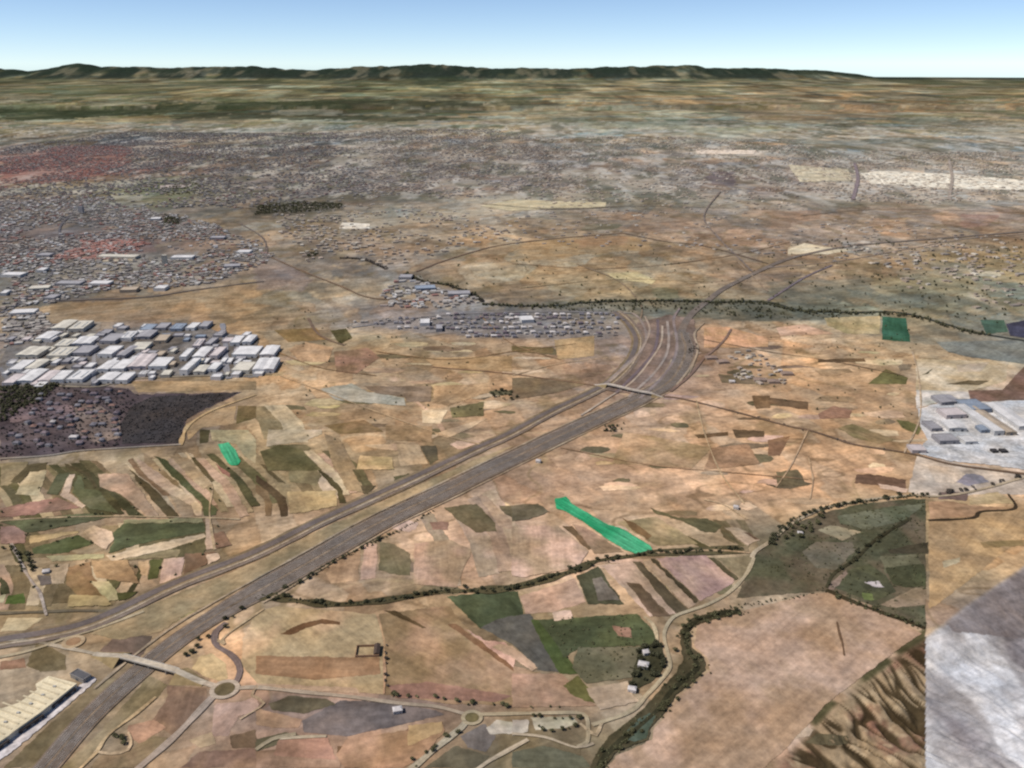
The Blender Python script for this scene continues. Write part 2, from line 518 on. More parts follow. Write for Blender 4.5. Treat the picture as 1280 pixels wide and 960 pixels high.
def build_ground():
    vs = np.concatenate([np.linspace(1090, 300, 560), np.linspace(299, 128, 200)])
    ys = flat(np.full(len(vs), 640.0), vs)[1]
    ys = np.concatenate([[-3000, -1200, 0, 300], ys, np.linspace(ys[-1] * 1.012, 27000, 110), np.linspace(27060, 30600, 80), np.linspace(30800, 44000, 24)])
    a = np.linspace(-1.05, 1.05, 1150)
    Yg, Ag = np.meshgrid(ys, a, indexing='ij')
    Xg = Ag * np.maximum(Yg, 640.0)
    nr, nc = Yg.shape
    x = Xg.ravel(); y = Yg.ravel()
    z = height(x, y)
    u, v = project(x, np.maximum(y, 400), z)
    wz = sstep(2500, 5000, y)
    uw = u + (5 + 14 * wz) * fbm(x / (60 + 160 * wz), y / (60 + 400 * wz), 61, 3); vw = v + (2.0 + 3 * wz * np.clip((v - 90) / 200, 0.1, 1)) * fbm(x / (60 + 160 * wz), y / (60 + 400 * wz), 63, 3)
    ub = u + 26 * fbm(x / 160, y / 160, 71, 3)
    vb = v + np.clip((v - 90) * 0.035, 0, 14) * fbm(x / 200, y / 200, 73, 3)
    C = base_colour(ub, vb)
    # parcels: long narrow holdings near, big ones far away
    near = 1 - sstep(3500, 6000, y)
    a1, b1, e1 = parcels(x + 20 * fbm(x / 90, y / 90, 81, 2), y + 20 * fbm(x / 90, y / 90, 82, 2), 55, 150, math.radians(25), 101)
    a2, b2, e2 = parcels(x, y, 150, 260, math.radians(-18), 151)
    a3, b3, e3 = parcels(x, y, 520, 420, math.radians(12), 201)
    a4, b4, e4 = parcels(x, y, 1500, 1300, math.radians(8), 251)
    w1 = near; w2 = sstep(1400, 2600, y) * (1 - sstep(9000, 14000, y)); w3 = sstep(5000, 9000, y); w4 = sstep(9000, 14000, y)
    g = 1 + w1 * .15 * (a1 - .5) + w2 * .22 * (a2 - .5) + w3 * .34 * (a3 - .5) + w4 * .40 * (a4 - .5)
    g *= 1 - .10 * near * (1 - sstep(.02, .10, e1)) * (b1 > .7)
    g *= 1 - .09 * w2 * (1 - sstep(.02, .10, e2)) * (b2 > .65)
    g *= 1 + .15 * fbm(x / 150, y / 180, 83, 4) + .20 * fbm(x / 34, y / 52, 85, 3) * near
    g *= 1 + w4 * (.40 * fbm(x / 620, y / 2300, 87, 4) + .22 * fbm(x / 150, y / 1400, 88, 2))
    g *= 1 + w3 * (1 - w4) * .30 * fbm(x / 70, y / 260, 89, 3)
    # rough, dry growth between the holdings
    tuft = sstep(.22, .5, fbm(x / 75, y / 130, 111, 5)) * near
    warm = 1 + w2 * .10 * (b2 - .5) + w3 * .18 * (b3 - .5) + w1 * .06 * (b1 - .5)
    C = C * g[:, None]
    C[:, 0] *= warm; C[:, 2] /= warm
    # some far parcels are green crop or dark wood, some pale stubble
    def recolour(mask, col, f):
        f = (mask * f)[:, None]
        C[:] = C * (1 - f) + np.array(col, float) * f
    rural_far = w3 * (1 - sstep(155, 175, v) * (1 - sstep(300, 330, v)))
    recolour(rural_far * (a3 > .84), (62, 72, 46), .42)
    recolour(rural_far * (a3 < .10), (185, 172, 140), .5)
    recolour(w4 * (b4 > .84), (72, 78, 54), .35)
    recolour(sstep(20000, 26000, y) * sstep(.10, .34, fbm(x / 1400, y / 2600, 301, 4)), (66, 72, 52), .55)
    recolour(sstep(27400, 28100, y) * sstep(-.40, .0, fbm(x / 700, y / 2600, 307, 4)), (44, 52, 46), .85)
    recolour(sstep(28200, 28900, y) * sstep(-.5, -.1, fbm(x / 500, y / 2600, 311, 4)) * (u < 1090), (46, 56, 46), .85)
    recolour(sstep(27000, 28000, y) * sstep(.15, .4, fbm(x / 420, y / 1500, 309, 3)), (140, 128, 104), .5)
    for k, (sx, sy, th) in enumerate([(240, 120, .030), (170, 260, .026), (420, 190, .028), (90, 60, .035)]):
        ln = 1 - sstep(th * .4, th, np.abs(fbm(x / sx, y / sy, 121 + k * 5, 3)))
        ln = ln * sstep(-.05, .15, fbm(x / 260, y / 260, 141 + k, 2)) * sstep(700, 1000, y) * (1 - sstep(5200, 8000, y))
        recolour(ln, ((104, 84, 60), (112, 98, 66), (206, 182, 146), (120, 98, 72))[k], (.42, .34, .42, .26)[k])
    for k in range(3):
        ln = 1 - sstep(.02, .06, np.abs(fbm(x / (500 + 300 * k), y / (900 + 300 * k), 161 + k * 5, 4)))
        recolour(ln * sstep(3600, 5000, y) * (1 - sstep(16000, 20000, y)), ((98, 86, 74), (186, 172, 150), (92, 88, 72))[k], .40)
    recolour(tuft, (112, 96, 66), .38)
    recolour(sstep(.25, .5, fbm(x / 60, y / 150, 113, 4)) * near, (206, 178, 142), .30)
    city = sstep(4300, 5200, y) * (1 - sstep(10500, 12500, y))
    recolour(city * sstep(.02, .35, fbm(x / 210, y / 560, 171, 4)), (176, 168, 154), .55)
    recolour(city * sstep(.08, .35, fbm(x / 170, y / 420, 175, 4)), (92, 92, 78), .55)
    recolour(city * sstep(.12, .4, fbm(x / 60, y / 200, 177, 3)), (206, 200, 190), .5)
    # soft traced zones (streets of the far city, woods, pale ground)
    zn = .72 + .5 * np.clip(fbm(x / 180, y / 500, 67, 3), -1, 1)
    def zone(poly, col, f=1.0, feather=None, n=1.0):
        ins = pip(u + (uw - u) * n, v + (vw - v) * n, poly)
        col = np.array(col, float); lm = col @ np.array([.30, .56, .14])
        col = col * .78 + lm * .22
        recolour(ins * zn, col, f * .85)
    Zs = ZONES
    for z_ in Zs:
        zone(*z_)
    # eroded slopes of the badlands: bare crests, scrub in the gullies
    s = (x - _e0[0]) * _en[0] + (y - _e0[1]) * _en[1]; t = (x - _e0[0]) * _ed[0] + (y - _e0[1]) * _ed[1]
    nearm = (x > 250) & (y > 500) & (y < 2900)
    d = np.where(nearm, seg_dist(x, y, EDGE) * np.where(y < np.interp(x, _ex, _ey), 1.0, -1.0), -1)
    wob = 46 * fbm(s / 95, t / 80, 31, 4)
    gl = gully(s, t)
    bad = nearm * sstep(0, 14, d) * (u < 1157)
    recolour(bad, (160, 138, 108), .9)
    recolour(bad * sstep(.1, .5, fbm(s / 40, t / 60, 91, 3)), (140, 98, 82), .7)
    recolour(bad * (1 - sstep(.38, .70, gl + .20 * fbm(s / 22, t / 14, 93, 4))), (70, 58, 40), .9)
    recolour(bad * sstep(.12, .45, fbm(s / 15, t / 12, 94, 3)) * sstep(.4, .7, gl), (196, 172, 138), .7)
    recolour(nearm * (1 - sstep(3, 10, np.abs(d))) * sstep(-.3, .2, fbm(s / 40, t / 40, 95, 2)) * (u < 1157), (66, 66, 42), .8)
    # the grey chalk beyond the seam
    chalk = nearm * sstep(0, 10, d) * (u >= 1157)
    recolour(chalk, (166, 160, 158), 1.0)
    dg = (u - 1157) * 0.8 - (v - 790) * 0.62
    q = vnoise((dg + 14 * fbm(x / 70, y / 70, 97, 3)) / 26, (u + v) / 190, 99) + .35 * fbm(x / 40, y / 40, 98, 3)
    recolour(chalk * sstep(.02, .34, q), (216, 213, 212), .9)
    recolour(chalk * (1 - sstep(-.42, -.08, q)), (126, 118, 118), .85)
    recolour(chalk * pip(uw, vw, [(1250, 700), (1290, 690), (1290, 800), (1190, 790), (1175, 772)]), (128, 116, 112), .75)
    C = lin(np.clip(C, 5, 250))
    me = bpy.data.meshes.new("ground")
    me.vertices.add(nr * nc)
    me.vertices.foreach_set("co", np.column_stack([x, y, z]).astype(np.float32).ravel())
    i = np.arange(nr * nc).reshape(nr, nc)
    q = np.stack([i[:-1, :-1], i[:-1, 1:], i[1:, 1:], i[1:, :-1]], -1).reshape(-1, 4)
    me.loops.add(q.size); me.polygons.add(len(q))
    me.loops.foreach_set("vertex_index", q.astype(np.int32).ravel())
    me.polygons.foreach_set("loop_start", np.arange(0, q.size, 4, dtype=np.int32))
    me.polygons.foreach_set("use_smooth", np.ones(len(q), bool))
    me.update()
    set_cols(me, C)
    set_rows(me, np.column_stack([x * .9 + y * .43, y * .9 - x * .43]))
    link("ground", me, M_SOIL, kind="structure")

Z5 = lambda p: Z(0, 570, p)
Z6 = lambda p: Z(320, 570, p)
Z7 = lambda p: Z(640, 570, p)
Z8 = lambda p: Z(960, 570, p)
B0 = lambda p: Z(0, 760, p)
B1 = lambda p: Z(320, 760, p)
B2 = lambda p: Z(640, 760, p)
B3 = lambda p: Z(960, 760, p)
M0 = lambda p: Z(0, 390, p)
M1 = lambda p: Z(320, 390, p)
M2 = lambda p: Z(640, 390, p)
M3 = lambda p: Z(960, 390, p)
F0 = lambda p: Z(0, 240, p)
F1 = lambda p: Z(320, 240, p)
F2 = lambda p: Z(640, 240, p)
F3 = lambda p: Z(960, 240, p)
T0 = lambda p: Z(0, 0, p, 2.977)
T1 = lambda p: Z(425, 0, p, 2.977)
T2 = lambda p: Z(850, 0, p, 2.977)

ZONES = [
 # (polygon, colour, strength[, feather, edge wobble])
 # far plain
 (T0([(0,405),(400,400),(700,385),(1280,375),(1280,405),(900,405),(500,430),(0,450)]), (54,62,40), 1.15),
 (T0([(640,425),(900,420),(1280,432),(1280,448),(640,440)]), (60,62,44), 1.1),
 (T1([(0,375),(380,375),(560,385),(500,398),(0,395)]), (60,62,44), 1.1),
 (T1([(0,432),(400,432),(520,438),(380,450),(0,450)]), (62,64,46), 1.05),
 (T1([(600,365),(700,360),(720,390),(560,392)]), (72,76,52), .7),
 (T1([(280,290),(480,280),(490,305),(320,330)]), (58,72,50), .7),
 (T0([(700,262),(800,258),(800,282),(720,280)]), (190, 178, 158), .35),
 (T0([(0,350),(180,350),(160,368),(0,380)]), (170,158,125), .5),
 (T0([(330,375),(560,380),(560,392),(300,396)]), (165,160,130), .6),
 (T0([(1050,405),(1280,410),(1280,432),(1000,425)]), (150,145,125), .7),
 (T1([(860,455),(1280,450),(1280,480),(900,475)]), (150,160,135), .6),
 (T2([(0,470),(400,480),(380,500),(0,500)]), (165,168,140), .6),
 (T2([(0,500),(280,500),(260,520),(0,530)]), (185,182,160), .5),
 (T2([(80,555),(310,560),(300,575),(80,575)]), (222,205,185), .8),
 (T2([(520,460),(690,460),(680,472),(520,472)]), (62,62,45), .8),
 (T2([(400,520),(960,515),(960,545),(420,560)]), (125,125,105), .6),
 (T2([(1100,480),(1280,480),(1280,515),(1090,505)]), (180,170,145), .7),
 (T2([(180,410),(560,380),(800,385),(800,440),(300,445)]), (140,108,80), .5),
 # red roofed quarter and green parks of the city
 (T0([(0,600),(240,540),(460,545),(480,600),(380,660),(0,690)]), (150, 100, 90), .6),
 (T0([(480,670),(660,650),(720,700),(700,744),(500,744)]), (105,112,78), .6),
 (T0([(650,445),(690,445),(680,485),(640,480)]), (80, 80, 82), .5),
 (F0([(370,270),(760,250),(780,300),(500,320),(370,320)]), (135,95,92), .6),
 (F0([(700,40),(900,10),(940,60),(780,100)]), (105,108,78), .6),
 (F0([(250,535),(500,520),(860,505),(1000,480),(1280,460),(1280,560),(900,620),(600,650),(250,660)]), (150,120,84), .7),
 (F0([(850,110),(920,140),(900,160),(830,180),(820,150)]), (52,50,42), .8),
 (F0([(240,530),(620,525),(860,505),(860,515),(600,545),(240,550)]), (95,85,80), .7),
 (F1([(0,60),(240,40),(440,50),(440,90),(200,110),(0,120)]), (75,72,58), .75),
 (F1([(420,130),(880,110),(1280,50),(1280,90),(900,150),(560,190),(400,190)]), (185,175,150), .55),
 (F1([(430,150),(560,160),(560,185),(420,185)]), (222,212,195), .7),
 (F1([(600,90),(760,95),(760,120),(600,120)]), (150,150,135), .6),
 (F1([(210,290),(300,300),(290,330),(250,330)]), (62,50,45), .8),
 (F1([(0,340),(80,310),(280,440),(240,500),(0,490)]), (125,108,110), .6),
 (F1([(690,420),(850,440),(1100,520),(1090,560),(900,560),(700,470)]), (150,142,145), .6),
 (F2([(0,60),(470,40),(470,80),(330,80),(100,100),(0,90)]), (195,180,145), .6),
 (F2([(100,85),(330,78),(480,75),(330,95),(140,100)]), (78,66,55), .75),
 (F2([(340,160),(520,165),(520,190),(360,195)]), (88,95,70), .7),
 (F2([(0,270),(200,235),(420,210),(560,215),(700,250),(690,290),(400,310),(200,340),(0,350)]), (172,132,82), .7),
 (F2([(340,220),(560,215),(560,260),(340,280)]), (168,122,88), .6),
 (F2([(470,400),(620,395),(720,440),(700,460),(480,430)]), (195,180,135), .6),
 (F2([(0,450),(160,470),(320,540),(0,550)]), (142,118,92), .6),
 (F2([(700,480),(820,480),(830,530),(720,540)]), (88,98,72), .7),
 (F2([(1060,80),(1160,60),(1200,100),(1080,110)]), (200,190,170), .6),
 # pale gravel pits and the white strip to the east
 ([(1075,217),(1100,214),(1190,218),(1280,226),(1280,238),(1190,236),(1090,230)], (232,222,202), .92),
 ([(985,206),(1060,212),(1066,226),(1000,228)], (190,178,150), .7),
 (T2([(100,640),(220,635),(200,690),(110,690)]), (95,82,92), .7),
 (F3([(90,280),(130,255),(250,270),(420,290),(300,310),(100,310)]), (205,188,155), .85),
 (F3([(0,100),(260,90),(280,130),(60,190),(0,190)]), (165,122,92), .6),
 (F3([(590,160),(780,160),(780,190),(640,195)]), (165,160,150), .6),
 (F3([(970,110),(1120,110),(1110,170),(980,180)]), (155,105,95), .6),
 (F3([(560,340),(700,340),(740,410),(580,420)]), (182,138,100), .6),
 (F3([(760,300),(1280,300),(1280,350),(800,350)]), (168,140,90), .5),
 (F3([(520,440),(1020,420),(1040,500),(540,510)]), (165,148,102), .6),
 (F3([(1000,500),(1060,510),(1190,580),(1170,595),(1010,530)]), (195,175,150), .6),
 (F3([(0,450),(520,430),(520,530),(0,530)]), (110,115,100), .6),
 (F3([(540,520),(1000,520),(1100,560),(560,590)]), (115,118,108), .6),
 # river meadows
 ([(680,378),(820,374),(900,372),(960,376),(1060,384),(1060,400),(940,402),(860,396),(700,392)], (76,82,72), .7),
 ([(1060,392),(1180,398),(1280,412),(1280,440),(1160,430),(1080,418)], (112,114,98), .6),
 # housing ground
 ([(440,404),(560,388),(640,386),(780,386),(790,410),(760,424),(640,424),(520,416)], (128,122,122), .7),
 # left mid town ground
 ([(0,262),(120,255),(300,290),(335,325),(250,365),(120,372),(0,392)], (118,112,108), .45),
]
build_ground()

# ------------------------------------------------------------------ fields
def lerp(a, b, t): return (a[0] + (b[0] - a[0]) * t, a[1] + (b[1] - a[1]) * t)
def strips(top, bot, seed, cols, wmin, wmax, skip=.12):
    r = random.Random(seed); out = []; t = 0.0
    L = math.hypot(top[1][0] - top[0][0], top[1][1] - top[0][1])
    while t < 1:
        w = r.uniform(wmin, wmax) / L; t1 = min(1, t + w)
        if r.random() > skip:
            a = r.uniform(0, .12); b = r.uniform(.86, 1.0); bend = r.uniform(.0, .03)
            P = []
            for q, tt in ((a, t), ((a + b) / 2, t), (b, t), (b, t1), ((a + b) / 2, t1), (a, t1)):
                c = lerp(lerp(*top, tt), lerp(*bot, tt), q)
                P.append((c[0] + math.sin(q * math.pi) * 9, c[1] - math.sin(q * math.pi) * 1.5))
            out.append((P, r.choice(cols)))
        t = t1
    return out
STRIPC = [(196,170,132), (176,148,112), (104,92,64), (92,84,56), (150,128,94), (206,176,142), (128,108,78), (110,98,68), (188,152,122)]
FIELDS = (strips(((-40, 582), (236, 566)), ((20, 655), (300, 640)), 3, STRIPC, 7, 17) +
 strips(((232, 566), (420, 560)), ((300, 648), (470, 618)), 5, STRIPC, 7, 18, .2) +
 strips(((-20, 655), (260, 650)), ((20, 705), (250, 700)), 8, STRIPC, 16, 40, .3) +
 strips(((-20, 705), (180, 702)), ((-10, 764), (150, 758)), 9, STRIPC, 16, 36, .3) +
 strips(((300, 505), (520, 500)), ((330, 556), (560, 548)), 12, STRIPC[:2] + STRIPC[4:6] + STRIPC[8:], 14, 40, .5) +
 strips(((520, 640), (640, 600)), ((560, 735), (690, 720)), 14, [(196,160,132), (186,152,122), (204,170,144), (150,128,98)], 14, 40, .4) +
 strips(((830, 640), (930, 650)), ((860, 690), (935, 690)), 15, [(196,160,132), (150,128,98), (120,104,76), (200,170,140)], 8, 20, .3)) + [
 # strip holdings on the left
 (Z5([(0,40),(140,30),(110,110),(40,150),(0,150)]), (150,130,98)),
 (Z5([(140,45),(240,32),(230,70),(150,78),(100,140),(50,130)]), (96,84,60)),
 (Z5([(75,195),(150,80),(235,75),(195,200)]), (200,175,135)),
 (Z5([(232,190),(290,92),(350,88),(290,197)]), (98,94,68)),
 (Z5([(300,200),(345,95),(375,92),(345,190),(430,250),(410,265)]), (212,180,148)),
 (Z5([(0,262),(290,208),(400,260),(130,300),(0,308)]), (160,120,102)),
 (Z5([(322,38),(390,62),(445,85),(492,160),(470,162),(425,95),(330,62)]), (92,78,54)),
 (Z5([(385,100),(410,103),(422,170),(490,172),(590,288),(450,268),(360,188)]), (108,102,76)),
 (Z5([(552,165),(620,220),(730,312),(650,308),(540,180)]), (88,82,58)),
 (Z5([(490,92),(640,92),(800,308),(742,308),(600,192),(500,158)]), (186,150,120)),
 (Z5([(650,62),(800,190),(905,310),(840,312),(690,135)]), (100,84,60)),
 (Z5([(640,20),(665,10),(745,115),(850,195),(820,200),(690,90)]), (140,112,84)),
 (Z5([(670,0),(760,60),(850,130),(1000,240),(1010,300),(982,300),(960,250),(850,190),(740,110)]), (206,176,136)),
 (Z5([(770,0),(830,20),(960,150),(1090,270),(1080,295),(1020,300),(1000,230),(870,110)]), (92, 90, 60)),
 (Z5([(850,0),(950,10),(1060,140),(1020,170),(960,120)]), (176,148,112)),
 (Z5([(945,10),(975,10),(1075,125),(1050,138)]), (100,84,58)),
 (Z5([(1075,40),(1150,90),(1150,112),(1110,90)]), (160,112,92)),
 (Z5([(160,462),(390,395),(470,440),(300,490),(170,490)]), (92, 94, 62)),
 (Z5([(0,332),(300,300),(440,290),(590,302),(240,370),(120,385),(80,350)]), (108,106,74)),
 (Z5([(0,355),(75,352),(135,390),(120,440),(0,440)]), (150,118,102)),
 (Z5([(150,440),(150,400),(390,375),(395,385)]), (190,160,115)),
 (Z5([(560,392),(620,340),(1020,338),(1025,380),(700,440),(540,488),(570,430)]), (92, 94, 64)),
 (Z5([(620,322),(1010,312),(1015,334),(620,340)]), (150,140,100)),
 (Z5([(420,380),(470,350),(560,380),(570,420),(530,470),(470,440)]), (202,170,138)),
 (Z5([(530,500),(830,430),(1020,390),(1030,408),(850,468),(560,530)]), (208,178,140)),
 (Z5([(560,535),(850,470),(900,470),(890,505),(680,520)]), (150,130,95)),
 (Z5([(230,500),(520,490),(520,510),(260,530)]), (170,155,112)),
 (Z5([(820,515),(920,508),(910,602),(800,640)]), (208,172,142)),
 (Z5([(752,520),(815,516),(790,610),(740,620)]), (92,90,54)),
 (Z5([(690,530),(748,522),(738,600),(700,590)]), (196,160,120)),
 (Z5([(925,490),(1080,482),(1030,545),(920,598)]), (136,104,78)),
 (Z5([(1035,495),(1090,490),(1100,515),(1040,545)]), (212,178,145)),
 (Z5([(1025,310),(1050,310),(1085,470),(1030,470)]), (205,170,138)),
 (Z5([(1060,390),(1120,380),(1160,450),(1085,465)]), (140,108,84)),
 (Z5([(460,525),(640,525),(700,640),(480,610)]), (176,140,100)),
 (Z5([(340,560),(450,530),(470,612),(560,700),(400,720),(330,640)]), (150,116,82)),
 (Z5([(450,630),(545,630),(610,715),(540,730)]), (212,186,140)),
 (Z5([(350,700),(520,700),(560,750),(340,755)]), (196,168,115)),
 (Z5([(250,545),(345,540),(320,640),(255,640)]), (200,172,140)),
 (Z5([(40,700),(120,688),(125,738),(20,742)]), (88,98,52)),
 (Z5([(0,605),(38,640),(50,690),(0,705)]), (78,74,52)),
 (Z5([(0,700),(35,695),(15,735),(0,735)]), (205,190,150)),
 (Z5([(185,600),(255,600),(260,640),(200,650)]), (105,92,82)),
 (Z5([(585,690),(690,680),(640,720),(590,725)]), (104,98,62)),
 # strips by the motorway
 (Z6([(0,95),(80,150),(150,210),(158,300),(125,305),(100,220),(0,130)]), (92,74,52)),
 (Z6([(15,40),(45,45),(110,105),(155,140),(110,132)]), (94,80,56)),
 (Z6([(0,140),(60,180),(80,240),(75,300),(45,300),(40,220),(0,180)]), (130,104,74)),
 (Z6([(155,20),(240,20),(330,100),(300,150),(170,130)]), (138,122,88)),
 (Z6([(270,40),(380,110),(430,170),(452,235),(415,236),(408,180),(340,110)]), (88,76,50)),
 (Z6([(160,180),(400,175),(405,250),(200,290),(165,290)]), (184,156,112)),
 (Z6([(390,30),(470,60),(530,150),(560,190),(450,170)]), (172,142,104)),
 (Z6([(520,150),(600,150),(560,195),(535,190)]), (108,90,66)),
 (Z6([(685,105),(765,88),(770,100),(690,125)]), (92,84,58)),
 (Z6([(620,430),(690,440),(772,490),(770,600),(680,590),(612,570)]), (124,108,82)),
 (Z6([(545,440),(605,440),(600,610),(520,620)]), (196,156,128)),
 (Z6([(350,590),(420,480),(520,450),(515,620),(380,640)]), (184,148,112)),
 (Z6([(940,260),(1100,240),(1190,330),(1205,380),(1100,385),(1020,330)]), (118,102,76)),
 (Z6([(1110,200),(1150,200),(1280,330),(1280,370),(1210,350)]), (200,166,130)),
 (Z6([(1215,250),(1280,250),(1280,310),(1240,290)]), (112,98,74)),
 (Z6([(790,440),(960,420),(1080,470),(1000,660),(790,640)]), (190,152,124)),
 (Z6([(870,330),(960,330),(960,370),(880,370)]), (170,128,106)),
 # around the emerald plot
 (Z7([(0,250),(130,240),(190,282),(80,320),(0,330)]), (110,98,78)),
 (Z7([(0,350),(230,350),(380,478),(330,560),(60,608),(0,600)]), (204,166,140)),
 (Z7([(250,350),(300,350),(410,460),(380,470)]), (128,98,72)),
 (Z7([(300,340),(370,360),(560,480),(410,490)]), (178,140,112)),
 (Z7([(40,702),(310,612),(370,730),(200,782),(70,790)]), (198,158,130)),
 (Z7([(320,602),(430,552),(560,742),(380,742)]), (86,82,60)),
 (Z7([(400,615),(445,602),(540,722),(430,725)]), (128,114,98)),
 (Z7([(445,550),(600,530),(820,790),(690,805),(540,645)]), (202,168,142)),
 (Z7([(570,632),(635,638),(790,800),(705,803)]), (112,90,70)),
 (Z7([(602,530),(642,528),(850,740),(880,770),(815,785)]), (108,94,72)),
 (Z7([(646,526),(690,520),(920,740),(884,764)]), (196,164,136)),
 (Z7([(692,516),(712,514),(932,722),(912,738)]), (84,72,52)),
 (Z7([(720,512),(960,496),(1110,620),(1100,640),(940,725)]), (196,160,134)),
 (Z7([(978,508),(1012,510),(1132,612),(1112,622)]), (90,80,58)),
 (Z7([(1018,510),(1190,500),(1200,540),(1142,608)]), (134,118,90)),
 (Z7([(690,260),(830,310),(980,315),(1050,350),(1010,385),(940,375),(860,330),(720,290)]), (100,90,62)),
 (Z7([(820,395),(880,400),(992,455),(940,458)]), (94,82,56)),
 (Z7([(880,395),(1020,390),(1140,455),(1000,455)]), (186,158,118)),
 (Z7([(520,330),(720,305),(850,380),(930,440),(720,450),(640,400)]), (178,150,112)),
 (Z7([(550,310),(600,330),(700,400),(680,420),(600,370)]), (138,108,74)),
 (Z7([(1060,360),(1130,360),(1240,420),(1180,450)]), (200,170,142)),
 (Z7([(1040,375),(1080,390),(1172,450),(1140,452)]), (106,92,64)),
 (Z7([(1160,385),(1180,385),(1235,420),(1215,420)]), (120,92,70)),
 (M3([(740,235),(1200,250),(1190,345),(1000,400),(740,390)]), (204,184,154), (186,166,134)),
 (Z8([(745,0),(1290,90),(1290,190),(1000,200),(800,205),(700,180)]), (192,172,150), (174,158,142)),
 # the wet green basin
 ([(932,722),(938,700),(962,680),(985,658),(1030,641),(1075,630),(1135,624),(1157,624),(1157,786),(1120,771),(1080,753),(1040,739),(1030,739),(920,748)], (82,80,60), (106,94,76)),
 (Z8([(245,372),(310,346),(465,382),(370,425)]), (170,148,116)),
 (Z8([(240,430),(420,430),(440,470),(340,570),(240,560),(170,480)]), (116,104,86)),
 (Z8([(350,300),(640,250),(790,240),(690,320),(500,370),(360,340)]), (104,102,82)),
 (Z8([(330,660),(410,570),(510,540),(590,600),(640,680),(520,730),(440,700)]), (88, 86, 62)),
 (Z8([(310,640),(390,570),(400,590),(330,670),(300,670)]), (156,132,112)),
 (Z8([(560,505),(740,492),(770,540),(690,590),(590,590)]), (122,114,88)),
 (Z8([(480,630),(555,628),(582,658),(530,655)]), (205,190,172)),
 (Z8([(560,745),(740,660),(790,670),(790,745),(640,760)]), (148,126,104)),
 (Z8([(590,560),(780,540),(790,650),(690,660),(620,640)]), (80,80,54)),
 (Z8([(470,685),(520,690),(530,720),(480,720)]), (112,118,72)),
 (Z8([(600,470),(800,430),(800,490),(610,490)]), (80,72,56)),
 # golden slope east of the seam
 (Z8([(805,320),(1035,318),(1070,288),(1250,272),(1290,262),(1290,400),(1128,520),(980,640),(835,750),(805,765)]), (182,148,106)),
 (Z8([(805,230),(900,225),(1000,245),(1230,262),(1060,275),(1030,305),(805,315)]), (190,150,116)),
 (Z8([(800,50),(940,60),(990,95),(930,140),(840,130)]), (202,178,152)),
 (Z8([(940,132),(985,95),(1030,90),(1070,100),(1105,132),(1000,150)]), (146,134,134)),
 (Z8([(1000,200),(1150,180),(1240,240),(1010,240)]), (206,174,138)),
 (Z8([(860,180),(1000,185),(990,225),(850,215)]), (130,108,100)),
 (Z8([(870,530),(960,505),(960,530),(880,560)]), (205,185,150)),
 (Z8([(1060,430),(1280,420),(1280,450),(1080,460)]), (152,124,86)),
 (Z8([(440,95),(510,90),(690,120),(690,175),(540,145),(430,135)]), (110,84,66)),
 (Z8([(550,140),(700,165),(690,185),(560,160)]), (205,172,145)),
 (Z8([(40,80),(150,70),(190,145),(45,150)]), (112,98,72)),
 # east, middle distance
 (M3([(500,360),(590,286),(700,330),(690,362)]), (112,104,66)),
 (M3([(570,22),(690,30),(712,150),(570,140)]), (62,96,76)),
 (M3([(1060,40),(1180,40),(1200,100),(1090,110)]), (80,100,82)),
 (M3([(1190,60),(1290,40),(1290,130),(1210,120)]), (72,70,82)),
 (M3([(280,30),(560,20),(560,110),(400,110),(300,70)]), (182,158,118)),
 (M3([(40,80),(180,60),(330,110),(60,120)]), (205,165,135)),
 (M3([(740,390),(1000,400),(1012,450),(860,450),(740,482)]), (206,192,176)),
 (M3([(1000,392),(1170,390),(1290,265),(1290,440),(1015,450)]), (128, 100, 86)),
 (M3([(890,362),(1000,342),(1110,345),(1060,365)]), (112,98,76)),
 (M3([(940,265),(1110,250),(1060,300),(950,300)]), (210,182,155)),
 (M3([(250,238),(480,232),(490,250),(250,252)]), (112,88,62)),
 (M3([(0,430),(200,450),(200,490),(0,460)]), (134,104,76)),
 (M3([(250,510),(330,470),(420,490),(410,530),(260,535)]), (158,118,92)),
 (M3([(640,540),(700,545),(770,580),(750,615),(670,580)]), (120,110,72)),
 (M3([(780,310),(830,280),(800,310),(760,318)]), (90,84,64)),
 (M3([(0,640),(110,620),(60,720),(0,720)]), (150,112,80)),
 (M3([(350,580),(420,560),(640,640),(560,660),(430,630)]), (150,126,92)),
 (M3([(840,150),(1290,140),(1290,262),(1000,225),(900,200)]), (128,126,114)),
 (M2([(1200,420),(1290,420),(1290,480),(1220,485)]), (138,108,78)),
 (M2([(1100,588),(1260,595),(1260,625),(1120,630)]), (102,82,60)),
 (M2([(910,615),(1080,598),(1080,618),(930,632)]), (112,86,62)),
 (M2([(960,80),(1080,75),(1280,130),(1280,175),(960,180)]), (200,152,116)),
 (M2([(1030,310),(1160,320),(1280,330),(1280,365),(1050,355)]), (140,116,96)),
 (M2([(0,330),(200,330),(380,360),(200,410),(0,440)]), (136,114,84)),
 (M2([(210,140),(410,120),(410,220),(230,240)]), (186,152,110)),
 (M2([(0,170),(210,180),(200,210),(0,200)]), (118,98,68)),
 (M2([(560,600),(800,640),(1000,680),(900,780),(500,760)]), (186,150,114)),
 (M2([(1000,680),(1180,660),(1240,760),(960,790)]), (170,132,100)),
 # west of the motorway, middle distance
 (M1([(320,385),(480,358),(560,400),(740,430),(750,470),(550,455),(400,440)]), (180,168,146)),
 (M1([(540,372),(880,372),(870,450),(755,450),(740,425),(600,408)]), (142,120,98)),
 (M1([(830,492),(960,490),(920,560),(830,555)]), (210,180,140)),
 (M1([(890,610),(1050,560),(1160,530),(1080,580),(960,630)]), (212,178,138)),
 (M1([(890,370),(1150,360),(1170,400),(960,470),(885,450)]), (196,160,120)),
